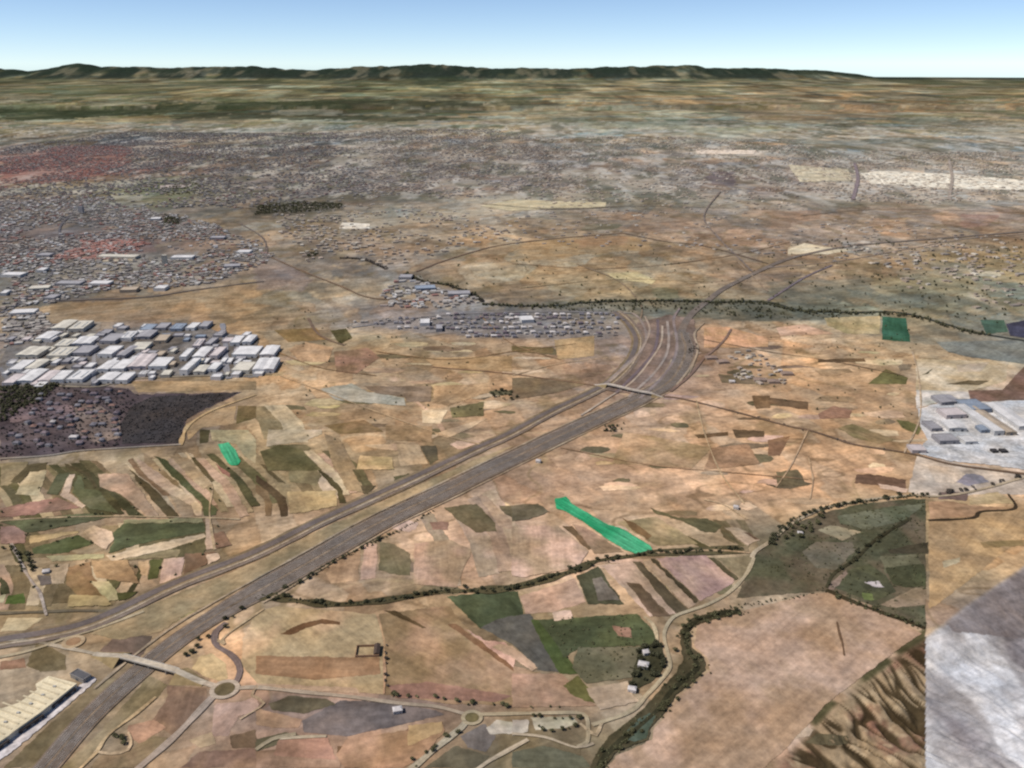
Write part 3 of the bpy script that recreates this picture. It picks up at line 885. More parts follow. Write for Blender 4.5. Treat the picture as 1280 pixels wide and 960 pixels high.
 (M1([(820,672),(900,668),(912,740),(870,765)]), (104,92,68)),
 (M1([(700,660),(815,665),(860,760),(720,770)]), (204,170,130)),
 (M1([(60,590),(330,590),(330,612),(230,650),(50,672)]), (202,178,148)),
 (M1([(20,700),(120,665),(230,690),(330,795),(60,795)]), (104,94,64)),
 (M1([(340,610),(420,640),(500,790),(390,790)]), (160,132,96)),
 (M1([(520,720),(680,730),(690,790),(500,790)]), (206,170,124)),
 (M1([(370,92),(450,82),(482,130),(420,162)]), (96,88,58)),
 (M1([(90,90),(300,80),(350,140),(160,150)]), (152,120,82)),
 (M1([(165,190),(250,150),(390,180),(360,250),(220,250)]), (184,148,112)),
 (M1([(390,200),(560,180),(620,230),(500,310),(400,300)]), (160,122,98)),
 (M1([(650,570),(880,570),(880,650),(650,640)]), (160,128,94)),
 (M1([(340,570),(540,540),(640,600),(420,610)]), (150,118,84)),
 (M1([(840,230),(1280,220),(1280,300),(900,280)]), (180,146,106)),
 (M1([(970,480),(1140,450),(1140,520),(980,530)]), (126,112,76)),
 (M0([(650,346),(1280,346),(1280,388),(1000,396),(690,402)]), (168,138,102)),
 (M0([(1000,590),(1050,590),(1040,650),(1000,660)]), (78,70,48)),
 (M0([(1050,590),(1240,590),(1280,640),(1280,760),(1220,720),(1180,660),(1060,640)]), (178,156,118)),
 (M0([(1190,470),(1280,470),(1280,530),(1180,560)]), (116,96,66)),
 (M0([(930,560),(1060,490),(1180,470),(1170,560),(1010,580),(940,640)]), (182,150,108)),
 # around the junction, bottom left
 (B0([(960,302),(1000,242),(1060,228),(1130,282),(1140,350),(1100,368),(1020,342)]), (192,162,118)),
 (B0([(590,130),(760,140),(720,230),(680,260),(500,215)]), (118,98,84)),
 (B0([(640,90),(900,30),(1000,0),(830,100),(640,130)]), (150,134,92)),
 (B0([(790,60),(960,10),(900,55),(780,95)]), (205,190,150)),
 (B0([(500,110),(680,80),(640,130),(560,150)]), (165,140,95)),
 (B0([(0,270),(120,250),(130,300),(0,310)]), (158,118,98)),
 (B0([(40,50),(220,50),(130,110),(0,120)]), (196,172,132)),
 (B0([(840,390),(1030,400),(1040,460),(860,640),(760,560),(830,470)]), (150,120,92)),
 (B0([(640,590),(770,560),(830,600),(700,680),(640,640)]), (184,144,116)),
 (B0([(1080,480),(1200,470),(1290,440),(1290,520),(1190,540),(1140,640),(1050,640)]), (206,168,142)),
 (B0([(940,660),(1060,620),(1080,680),(1000,700)]), (200,168,128)),
 (B0([(1150,640),(1280,610),(1280,700),(1160,700)]), (128,100,78)),
 (B0([(1000,720),(1290,700),(1290,800),(900,800)]), (150,118,92)),
 ([(112,792),(150,773),(225,741),(320,703),(395,665),(445,642),(500,617),(560,590),(600,572),(645,556),(600,581),(540,611),(470,643),(400,681),(330,719),(280,749),(240,764),(200,790),(150,800)], (140,122,92), (172,148,114)),
 (B0([(480,365),(690,335),(640,420),(480,560),(300,700),(180,800),(20,800),(120,700),(420,430)]), (138,120,92), (116,102,76)),
 (B0([(745,335),(840,385),(770,470),(560,620),(470,740),(420,800),(300,800),(480,640),(660,440)]), (150,130,100), (122,108,80)),
 (B0([(500,740),(640,720),(760,640),(840,650),(760,740),(690,800),(450,800)]), (130,112,84), (160,134,106)),
 (B0([(180,180),(260,200),(330,240),(330,310),(200,320),(130,290),(160,220)]), (134,116,86), (112,98,72)),
 (B1([(0,655),(150,622),(215,635),(60,700),(0,720)]), (112,98,74)),
 (B1([(405,690),(440,690),(470,730),(410,770)]), (116,88,64)),
 (B1([(0,720),(240,690),(420,740),(420,800),(0,800)]), (186,148,120), (132,106,84)),
 (B1([(700,640),(760,600),(735,760),(715,770)]), (130,98,76)),
 # the two big stubble fields
 ([(303,800),(318,768),(345,758),(400,762),(470,768),(479,800),(480,868),(430,864),(380,859),(322,855),(302,832)], (200,164,126)),
 ([(480,868),(481,800),(474,768),(560,757),(577,778),(612,812),(640,832),(676,842),(720,872),(718,882),(560,880)], (168,134,104)),
 (B1([(120,130),(240,75),(330,55),(420,70),(420,85),(320,80),(170,135)]), (118,88,62), .34),
 (B1([(640,15),(700,15),(850,100),(830,104)]), (98,78,54), .34),
 (B1([(960,85),(1000,80),(1290,290),(1290,320)]), (132,96,68), .34),
 (B1([(1040,100),(1150,165),(1240,170),(1290,210),(1290,300),(1140,180)]), (208,164,138), .34),
 (B1([(0,380),(200,385),(500,400),(520,430),(0,392)]), (206,172,142), .34),
 (B1([(660,390),(860,370),(1280,440),(1200,470),(700,450)]), (158,118,96), .34),
 (B1([(0,240),(620,250),(620,330),(300,360),(0,330)]), (178,138,102), .34),
 # green plots below the tree line
 ([(558,746),(600,741),(648,739),(655,770),(640,790),(600,786)], (88, 92, 66)),
 (B2([(0,40),(90,30),(200,250),(240,322),(130,312),(0,180),(-160,100),(-80,60)]), (112,104,90)),
 (B2([(95,60),(130,60),(250,200),(330,330),(240,330),(190,250)]), (90, 96, 60)),
 (B2([(130,60),(620,30),(700,110),(740,180),(640,190),(340,200),(260,250),(200,150)]), (92,94,62), .20),
 (B2([(330,200),(640,195),(600,350),(370,380),(300,300)]), (118,108,84)),
 (B2([(500,90),(590,100),(600,150),(530,140)]), (160,120,98), .34),
 (B2([(640,190),(740,180),(770,260),(740,340),(680,380),(590,420),(610,300)]), (74,70,52)),
 (B2([(0,192),(130,300),(100,318),(0,250),(-100,200),(-60,180)]), (206,168,138)),
 (B2([(205,22),(290,12),(302,55),(210,66)]), (216,182,158)),
 (B2([(0,330),(250,330),(420,490),(0,500)]), (178,138,112)),
 (B2([(255,390),(330,340),(440,480),(380,470),(290,430)]), (112,104,62)),
 (B2([(370,405),(580,368),(600,430),(640,470),(440,512)]), (202,172,138)),
 # the purple yard and the clay banks
 (B1([(230,565),(420,462),(660,470),(900,512),(940,532),(700,590),(450,642),(240,622)]), (126,111,102)),
 (B1([(60,480),(160,440),(350,455),(400,480),(240,530),(80,510)]), (112,98,74)),
 (B1([(0,500),(230,560),(210,600),(80,600),(0,580)]), (188,146,120)),
 (B1([(120,640),(360,650),(400,760),(90,740)]), (178,134,110)),
 (B1([(450,660),(760,610),(930,570),(940,620),(850,730),(740,800),(440,800),(400,740)]), (176,136,106)),
 (B1([(760,590),(930,570),(930,620),(760,690)]), (196,160,112), .34),
 (B1([(1020,640),(1140,580),(1200,640),(1150,720),(1060,700)]), (126,114,104)),
 (B1([(840,800),(1000,690),(1170,740),(1110,800)]), (104,94,74)),
 (B1([(1150,600),(1200,560),(1280,570),(1290,630),(1170,632)]), (206,190,168)),
 (B2([(0,560),(80,560),(80,620),(0,640)]), (196,180,158)),
 (B2([(90,548),(310,545),(330,575),(260,600),(120,612)]), (192,176,150)),
 (B2([(0,720),(160,690),(350,740),(400,800),(0,800)]), (104,100,80)),
 (B2([(200,650),(340,690),(340,740),(220,700)]), (112,98,74), .34),
 # the bare plateau
 ([(872,782),(900,772),(925,765),(1010,743),(1035,741),(1080,755),(1118,772),(1152,792),(1128,808),(1083,841),(1033,880),(984,934),(955,960),(930,1000),(740,1000),(756,962),(770,945),(800,932),(815,925),(818,910),(838,888),(852,868),(872,852),(888,838),(884,822),(868,808)], (184,152,127), (166,138,112)),
 
 
 
 
 
 
]
def lenses(n, box, seed, poly=None):
    r = random.Random(seed); out = []
    while len(out) < n:
        u = r.uniform(box[0], box[2]); v = r.uniform(box[1], box[3])
        if poly and not pip(np.array([u]), np.array([v]), poly)[0]: continue
        sc = (v - 300) / 300.0
        w = r.uniform(9, 34); h = r.uniform(1.2, 4.2) * (.55 + sc); sk = r.uniform(-.25, .35) * w * .3
        b = base_colour(np.array([u]), np.array([v]))[0]
        f = r.choice([.72, .8, .86, 1.1, 1.14, 1.18])
        c = b * f * np.array([1, r.uniform(.97, 1.04), r.uniform(.92, 1.05)])
        if f < .9 and r.random() < .4: c = b * .3 + np.array([100, 94, 64]) * .6
        P = []
        m = 9
        for i in range(m):
            a = 2 * math.pi * i / m
            k = r.uniform(.7, 1.25)
            P.append((u + w * k * math.cos(a), v + h * k * math.sin(a) + sk * math.cos(a) * .35))
        out.append((P, tuple(np.clip(c, 20, 235))))
    return out
FIELDS = (lenses(46, (345, 425, 700, 560), 21, [(345,425),(740,425),(740,480),(520,590),(345,560)]) + lenses(60, (700, 430, 1150, 640), 22, [(870,430),(1150,430),(1150,560),(1100,620),(960,640),(760,620),(660,610),(800,500)])
          + lenses(24, (480, 620, 940, 740), 23) + lenses(14, (900, 770, 1040, 940), 24) + FIELDS)
LAID = []
def layer_of(px):
    px = np.asarray(px, float); lo, hi = px.min(0), px.max(0); L = 0
    sm = np.stack(np.meshgrid(np.linspace(lo[0], hi[0], 26), np.linspace(lo[1], hi[1], 26)), -1).reshape(-1, 2)
    sm = np.vstack([sm[pip(sm[:, 0], sm[:, 1], px)], px])
    for q, l, a, b in LAID:
        if l + 1 <= L or (a > hi + 2).any() or (b < lo - 2).any(): continue
        if pip(sm[:, 0], sm[:, 1], q).any() or pip(q[:, 0], q[:, 1], px).any(): L = l + 1
    LAID.append((px, L, lo, hi))
    return 0.16 + 0.085 * L
for it in FIELDS:
    c = np.array(it[1], float) * (1 + RNG.uniform(-.02, .02)) * np.array([1.0, 1.02, 1.05])
    c = c * 1.035
    c2 = it[2] if len(it) > 2 and isinstance(it[2], tuple) else c * (0.80 + RNG.uniform(0, .07)) * np.array([1, RNG.uniform(.98, 1.04), RNG.uniform(.95, 1.06)])
    field(it[0], c, col2=c2, off=layer_of(it[0]), jit=.8 if max(q[1] for q in it[0]) > 600 else .45)
print("field layers", max(l for _, l, *_ in LAID))

# the two emerald plots
g1 = field(Z7([(215,215),(270,205),(300,240),(350,270),(400,300),(470,340),(560,370),(690,450),(710,490),(640,500),(560,470),(450,400),(380,350),(320,310),(270,280),(220,265)]),
           (54,152,104), name="green_plot", off=0.8, mat=M_GREEN, kind="thing", jit=.5, col2=(84,172,126))
tag(g1, "long bright emerald green strip plot among tan fields right of the motorway", "plot")
g2 = field([(272,556),(286,553.5),(295,565),(301,577),(297,582),(288,582),(280,572)], (58,156,108), name="green_plot", off=0.8, mat=M_GREEN, kind="thing", jit=.5, col2=(84,172,126))
tag(g2, "small bright emerald green plot beside the dark wooded village", "plot")

for px, c in [([(1075,217),(1100,214),(1190,218),(1285,226),(1285,238),(1190,236),(1090,230)], (232,222,202)), ([(985,206),(1060,212),(1066,226),(1000,228)], (196,184,158)), ([(870,188),(945,188),(942,193),(872,193)], (226,208,188)),
              ([(985,312),(1005,304),(1025,308),(1065,313),(1035,318),(985,318)], (214,198,168)), ([(600,258),(640,250),(758,253),(756,260),(700,260),(640,264)], (196,182,150)), ([(428,278),(462,280),(462,286),(424,286)], (222,212,195)),
              ([(760,342),(795,340),(820,350),(815,355),(765,348)], (198,182,140)), ([(1210,338),(1255,340),(1250,346),(1215,345)], (186,176,152)), ([(200,232),(240,230),(236,234),(200,236)], (190,176,168)), ([(110,322),(172,320),(170,326),(112,327)], (186,172,150))]:
    field(px, c, name="bare_ground", off=.3, jit=.35)
# dark floor of the village and its wood
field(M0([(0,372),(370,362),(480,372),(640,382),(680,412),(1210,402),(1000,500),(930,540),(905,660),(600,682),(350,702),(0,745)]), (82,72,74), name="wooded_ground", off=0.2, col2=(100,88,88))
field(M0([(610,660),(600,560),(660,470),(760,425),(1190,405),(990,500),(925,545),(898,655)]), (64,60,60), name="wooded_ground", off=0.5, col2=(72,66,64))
field(M0([(380,470),(480,450),(600,540),(600,630),(480,660),(380,600)]), (142,126,116), name="village_ground", off=0.62, col2=(112,98,92))
field(M0([(180,430),(360,470),(385,520),(200,525),(60,560),(40,530)]), (132,114,114), name="village_ground", off=0.62, col2=(104,90,92))
# grey works yard to the east, estate aprons
field(M3([(745,485),(870,455),(1015,455),(1290,445),(1290,790),(1100,765),(900,745),(770,715),(730,700),(800,640),(760,560)]), (208,203,199), name="concrete_yard", off=0.60, mat=M_DIRT, col2=(186,184,182))
field(M0([(0,250),(60,120),(230,60),(420,60),(480,110),(700,75),(1010,60),(1110,110),(1290,120),(1290,330),(860,320),(640,330),(640,360),(380,372),(0,380)]), (126,120,115), name="concrete_yard", off=0.60, mat=M_DIRT, col2=(104,96,88))
field(B0([(-60,760),(0,690),(120,600),(400,385),(470,345),(482,360),(420,422),(60,722),(-60,800)]), (206,197,194), name="concrete_yard", off=0.66, mat=M_DIRT)

# ------------------------------------------------------------------ roads, tracks and streams
MW = [(20,1000),(58,960),(112,897),(172,842),(228,797),(285,761),(340,730),(405,693),(480,651),(570,608),(640,574),(700,545),(757,519),(805,496),(836,478),(852,455),(857,435),(852,416),(862,396),(880,380),(905,361),(945,341),(1000,320),(1080,306),(1180,298),(1280,290)]
mwp = path_of(MW, 12.0)
i_split = int(np.argmin(np.abs(project(mwp[:, 0], mwp[:, 1], 0 * mwp[:, 0])[1] - 415) + 1e3 * (mwp[:, 1] > 3200)))
mv = project(mwp[:, 0], mwp[:, 1], 0 * mwp[:, 0])[1]
WS = np.interp(mv, [560, 735, 775, 960], [.94, .92, .64, .56])[:i_split]
ribbon("motorway", None, 52 * WS, (130,114,100), off=0.40, mat=M_SOIL, world=mwp[:i_split])       # verge
for sh in (-12.4, 12.4):
    ribbon("motorway", None, 16.5 * WS, (117,105,95), off=0.62, world=mwp[:i_split], shift=sh * WS)
ribbon("motorway", None, 5.5 * WS, (136,120,104), off=0.66, mat=M_DIRT, world=mwp[:i_split], shift=0)
ribbon("motorway", None, 21, (119,107,97), off=0.5, world=mwp[i_split - 1:])

def markings(world, shifts, width, name="road_markings"):
    mb = MB(); c = lin((196, 190, 184))
    n = normals(world)
    for sh, dash in shifts:
        q0 = world + n * (sh * WS - width / 2)[:, None]; q1 = world + n * (sh * WS + width / 2)[:, None]
        z0 = height(q0[:, 0], q0[:, 1]) + lift(q0[:, 1], 1.2); z1 = height(q1[:, 0], q1[:, 1]) + lift(q1[:, 1], 1.2)
        for i in range(len(world) - 1):
            if dash and i % 2: continue
            mb.face([(*q0[i], z0[i]), (*q0[i + 1], z0[i + 1]), (*q1[i + 1], z1[i + 1]), (*q1[i], z1[i])], c)
    return mb.build(name, M_PAINT, kind="structure")
markings(mwp[:i_split], [(-20, 0), (-4.6, 0), (4.6, 0), (20, 0), (-15, 1), (-10, 1), (10, 1), (15, 1)], 0.26)

OLD = [(-60,818),(0,803),(50,795),(100,784),(150,764),(225,729),(320,692),(395,655),(445,632),(500,607),(545,586),(600,560),(640,542),(690,515),(750,486),(775,468),(792,446),(797,424),(786,404),(770,390)]
olp = path_of(OLD, 12.0)
ribbon("verge", None, 36, (134,116,92), off=0.36, mat=M_SOIL, world=olp, wob=.12)
ribbon("road", None, 12.5, (112,100,94), off=0.6, world=olp, shift=5)
ribbon("track", None, 3.4, (176,158,136), off=0.62, mat=M_DIRT, world=olp, shift=-8, wob=.3)
ribbon("road", None, 6.0, (128,112,100), off=0.6, world=olp, shift=-14)
# pale service track along the near side of the motorway and the brown strip between the roads
ribbon("track", None, 3.6, (164,146,124), off=0.55, mat=M_DIRT, world=mwp[12:i_split - 20], shift=28, wob=.4)
ribbon("track", None, 3.2, (172,150,124), off=0.55, mat=M_DIRT, world=mwp[30:i_split - 10], shift=-29, wob=.5)

# ramps of the interchange
for rp, w, c in [
    ([(752,486),(775,463),(800,440),(808,420),(800,400),(790,392)], 7, (150,134,124)),
    ([(770,492),(800,462),(817,440),(822,420),(822,400)], 8, (112,98,100)),
    ([(786,497),(815,470),(832,446),(836,425),(834,402)], 7, (156,142,132)),
    ([(800,499),(826,474),(843,448),(846,425),(842,400),(850,385)], 7, (138,124,120)),
    ([(762,478),(790,452),(806,430),(812,412),(806,396)], 6, (170,150,132)),
    ([(846,482),(866,455),(872,436),(868,418),(880,404)], 6, (165,145,122)),
    ([(838,490),(862,470),(880,448),(890,440),(905,426),(914,412)], 7, (128,104,90)),
    ([(726,520),(760,498),(790,478),(812,452),(826,430),(828,408)], 5, (176,158,140)),
]:
    ribbon("slip_road", rp, w, c, off=0.66, wob=.15)
field([(748,487),(770,462),(794,440),(796,404),(836,394),(868,400),(872,440),(858,470),(838,484),(810,496)], (140,120,108), name="verge", off=0.74, col2=(116,100,90))

ROADS = [
 ("road", [(60,806),(110,816),(122,819)], 7, (196,180,156)),
 ("road", [(253,853.5),(268,858),(279,861)], 9, (196,178,156)),
 ("road", [(289,862),(320,860),(380,866),(440,872),(500,880),(545,884),(580,893)], 7, (178,160,138)),
 ("road", [(600,894),(640,893),(690,892),(722,892),(733,897),(735,912),(734,928),(722,934)], 6, (186,168,138)),
 ("road", [(582,902),(577,910),(545,936),(517,960),(480,990)], 9, (184,170,146)),
 ("road", [(660,925),(640,936),(615,950),(600,960),(560,990)], 6, (190,172,146)),
 ("road", [(273,866),(262,876),(220,920),(172,962),(130,1000)], 10, (184,164,146)),
 ("road", [(283,779),(270,790),(268,800),(272,809),(286,817),(296,827),(300,840),(295,853),(288,859)], 8, (122,104,96)),
 ("track", [(195,872),(170,893),(135,920),(120,942),(100,962),(70,1000)], 4.5, (200,172,132)),
 ("track", [(118,940),(140,943),(160,938),(164,925),(160,916)], 4, (196,172,140)),
 ("track", [(262,795),(281,806),(278,800),(300,782),(330,762)], 4, (200,172,134)),
 ("road", [(942,698),(938,708),(930,722),(910,742),(885,756),(862,764),(842,772),(832,786),(830,798),(834,815),(837,834),(824,853),(806,872),(795,885),(775,896),(740,907)], 6.5, (186,168,138)),
 ("road", [(1290,594),(1250,606),(1210,616),(1172,621),(1135,620),(1072,627),(1030,636),(990,655),(965,676),(944,690),(940,698)], 6, (176,158,132)),
 ("track", [(805,772),(815,780),(820,792),(822,805)], 5, (200,178,142)),
 ("track", [(725,905),(745,920),(752,905),(775,896)], 4, (192,170,140)),
 ("road", [(822,496),(847,498),(890,508),(940,521),(985,533),(1010,538),(1042,548),(1072,557),(1135,567),(1185,580),(1240,588),(1290,594)], 7, (112,90,72)),
 ("road", [(540,459),(585,463),(640,468),(700,476),(748,483)], 5, (138,108,84)),
 ("road", [(0,574),(60,570),(100,564),(160,560),(226,556)], 6, (150,140,128)),
 ("track", [(226,557),(229,545),(236,532),(258,517),(285,506),(320,494)], 9, (200,172,130)),
 ("road", [(-20,768),(40,766),(100,764),(150,765)], 6, (112,100,80)),
 ("road", [(-20,826),(30,816),(62,806),(85,797),(120,787),(180,765)], 5, (176,158,128)),
 ("track", [(-10,800),(30,801),(62,806)], 5, (150,136,116)),
 ("track", [(14,680),(22,695),(30,712),(40,728),(50,742),(58,770)], 5, (178,162,148)),
 ("track", [(232,566),(250,590),(265,608),(262,640),(268,688)], 4, (190,164,130)),
 ("track", [(0,652),(60,648),(140,646),(255,648),(300,650)], 4, (186,162,128)),
 ("track", [(820,692),(865,689),(905,689),(938,692)], 4.5, (178,150,118)),
 ("track", [(935,650),(905,632),(880,625)], 3.5, (205,178,142)),
 ("track", [(1046,778),(1049,792),(1053,806),(1055,820)], 2.5, (112,88,68)),
 ("track", [(480,822),(481,845),(480,868)], 3, (188,150,118)),
 ("track", [(322,858),(315,870),(330,880),(300,900)], 3.5, (190,164,134)),
 ("road", [(350,924),(380,922),(408,921)], 4, (172,156,132)),
 ("road", [(320,938),(340,925),(370,918)], 5, (150,136,112)),
 ("road", [(640,918),(680,922),(720,935),(742,930)], 4, (190,172,146)),
 ("road", [(960,335),(1040,328),(1120,314),(1200,300),(1290,292)], 6, (150,134,122)), ("track", [(640, 470), (700, 455), (760, 448)], 4, (196, 168, 134)), ("track", [(880, 425), (960, 440), (1040, 452), (1130, 470)], 4, (120, 98, 76)), ("track", [(870, 500), (880, 540), (900, 590), (930, 630)], 3, (196, 168, 132)), ("track", [(700, 560), (800, 580), (900, 590), (1010, 600)], 3, (150, 120, 92)), ("track", [(1010, 538), (990, 580), (970, 610)], 3, (200, 170, 138)), ("track", [(1010, 570), (1016, 600), (1012, 625)], 3, (196, 164, 130)), ("track", [(470, 440), (560, 450), (640, 440), (720, 430)], 4, (146, 116, 84)), ("track", [(350, 470), (430, 500), (540, 540), (600, 556)], 4, (196, 166, 130)), ("track", [(345, 440), (400, 460), (470, 470)], 4, (140, 112, 82)), ("track", [(640, 330), (760, 336), (900, 322), (1000, 300)], 6, (132, 110, 90)), ("track", [(650, 360), (760, 350), (880, 352)], 6, (176, 156, 124)), ("track", [(940, 340), (900, 300), (880, 270), (900, 240)], 9, (128, 116, 108)), ("track", [(600, 255), (700, 262), (800, 258), (960, 262)], 9, (118, 106, 94)), ("track", [(1000, 270), (1100, 262), (1280, 266)], 9, (126, 112, 98)), ("track", [(960, 365), (940, 345), (920, 325)], 6, (150, 130, 110)), ("track", [(300, 280), (330, 300), (332, 330)], 8, (108, 98, 92)), ("track", [(100, 255), (200, 248), (330, 262), (430, 262)], 10, (140, 132, 122)), ("track", [(1130, 567), (1150, 520), (1148, 470), (1140, 440)], 4, (196, 172, 142)), ("track", [(800, 405), (800, 380), (770, 350), (720, 330)], 5, (140, 122, 102)), ("track", [(600, 395), (640, 430), (700, 450)], 4, (150, 122, 92)),
 ("road", [(520,340),(560,325),(620,308),(700,298),(780,292)], 9, (118,96,80)),
 ("road", [(780,292),(830,302),(880,308),(960,330)], 8, (110,92,78)),
 ("road", [(330,318),(380,340),(430,360),(460,372),(500,376)], 8, (118,96,76)),
 ("road", [(385,398),(395,415),(410,425),(430,432)], 8, (120,98,80)),
 ("road", [(0,392),(25,380),(45,362),(70,335),(80,310),(75,285),(95,262)], 10, (95,92,96)),
 ("road", [(60,378),(110,375),(180,372),(250,362),(330,352)], 9, (105,95,90)),
 ("road", [(160,360),(175,340),(180,318)], 9, (100,92,86)),
 ("road", [(278,405),(282,430),(282,455),(286,474)], 14, (140,138,142)),
 ("road", [(0,460),(10,478),(6,488)], 9, (120,118,120)),
 ("road", [(44,480),(52,440),(60,425)], 9, (118,112,108)),
 ("road", [(117,478),(118,440),(122,418)], 10, (150,146,146)),
 ("road", [(40,482),(120,484),(170,474),(340,468)], 7, (150,138,120)),
 ("road", [(440,410),(520,398),(600,392),(700,390),(790,392)], 7, (140,134,132)),
 ("road", [(960,376),(985,360),(1010,345),(1040,332)], 9, (120,108,112)),
 ("road", [(1066,250),(1070,235),(1072,222),(1068,205)], 22, (135,120,120)),
 ("road", [(1186,250),(1188,236),(1190,222),(1186,200)], 22, (175,160,145)),
]
for nm, px, w, c in ROADS:
    if sum(c) > 470: c = tuple(int(q * .93) for q in c); w = w * .86
    ribbon(nm, px, w, c, off=0.52, mat=M_DIRT if nm == "track" else M_ROAD, wob=.5 if nm == "track" else .22)

def disc(u, v, r0, r1, col, name, off, mat=None):
    x0, y0 = ground(u, v); x0 = float(x0[0]); y0 = float(y0[0])
    N = 48; V = []; F = []
    for r in (r0, r1):
        for i in range(N):
            a = 2 * math.pi * i / N
            x = x0 + r * math.cos(a); y = y0 + r * math.sin(a)
            V.append((x, y, float(height(np.array([x]), np.array([y]))[0]) + lift(y, off + 0.47)))
    if r0 == 0:
        V = [(x0, y0, float(height(np.array([x0]), np.array([y0]))[0]) + lift(y0, off + 0.47))] + V[N:]
        F = [(0, 1 + i, 1 + (i + 1) % N) for i in range(N)]
    else:
        F = [(i, N + i, N + (i + 1) % N, (i + 1) % N) for i in range(N)]
    me = bpy.data.meshes.new(name); me.from_pydata(V, [], F); me.update()
    set_cols(me, lin(col)); set_rows(me, np.array(V)[:, :2])
    return link(name, me, mat or M_ROAD, kind="structure")
disc(281, 862.5, 12, 17.5, (176,158,138), "roundabout", .60)
disc(281, 862.5, 0, 11.8, (112,98,72), "roundabout_island", .60, M_SOIL)
disc(590, 898, 8, 12.5, (166,150,122), "roundabout", .60)
disc(590, 898, 0, 7.8, (118,106,74), "roundabout_island", .60, M_SOIL)
disc(92, 803, 9, 14, (182,158,126), "roundabout", .60)
disc(92, 803, 0, 8.8, (160,128,98), "roundabout_island", .60, M_SOIL)

# streams: dark bed with scrub
RIVER_POLY = [(925,763),(905,763),(885,767),(864,774),(850,788),(850,806),(854,824),(845,842),(826,862),(808,882),(785,903),(760,922),(744,944),(738,962),(720,1000),(742,1000),(754,961),(768,943),(792,931),(810,926),(814,909),(832,890),(846,868),(868,851),(882,838),(880,822),(864,809),(861,787),(876,779),(905,772),(928,767)]
field(RIVER_POLY, (92,84,64), name="stream_bank", off=0.80, col2=(74,68,50))
field([(786,912),(800,898),(812,892),(820,896),(812,910),(808,924),(792,928),(780,926)], (72,80,66), name="water", off=0.92, col2=(86,96,84))
ribbon("stream", [(925,765),(900,768),(872,777),(857,790),(858,806),(866,822),(872,835),(858,848),(838,866),(822,888),(800,908),(775,928),(757,945),(748,962),(735,1000)], 7, (56,54,40), off=0.52, mat=M_SOIL, wob=.4)
STREAM2 = [(322,748),(345,746),(365,751),(420,756),(465,753),(500,748),(545,741),(590,739),(640,735),(690,722),(722,712),(745,702),(780,697),(815,692),(865,690),(927,687)]
ribbon("stream_bank", STREAM2, 15, (88,80,58), off=0.4, mat=M_SOIL, wob=.7)
ribbon("stream", [(1138,648),(1095,675),(1068,700),(1042,718),(1033,735)], 6, (66,62,46), off=0.45, mat=M_SOIL, wob=.4)
ribbon("stream", [(1033,738),(1060,750),(1090,762),(1130,776),(1156,786)], 8, (66,58,42), off=0.45, mat=M_SOIL, wob=.4)
ribbon("stream", [(1160,651),(1215,648),(1226,640),(1268,636),(1260,618)], 5, (66,56,44), off=0.45, mat=M_SOIL, wob=.4)
ribbon("river", [(425,323),(440,323),(456,325),(470,331),(482,337)], 13, (56,48,42), off=0.5, mat=M_ROAD, wob=.4)
ribbon("river", [(507,342),(520,349),(533,353),(557,356),(575,362),(588,367),(600,374),(603,378)], 17, (48,42,38), off=0.5, mat=M_ROAD, wob=.4)
ribbon("river", [(603,380),(680,383),(740,378),(820,376),(900,378),(958,378),(1000,388),(1070,391),(1110,390),(1140,394),(1180,405),(1230,418),(1290,428)], 14, (58,60,54), off=0.5, mat=M_ROAD, wob=.4)

# ------------------------------------------------------------------ buildings
def on_ground(u, v):
    x, y = ground(u, v)
    return float(x[0]), float(y[0]), float(height(x, y)[0])

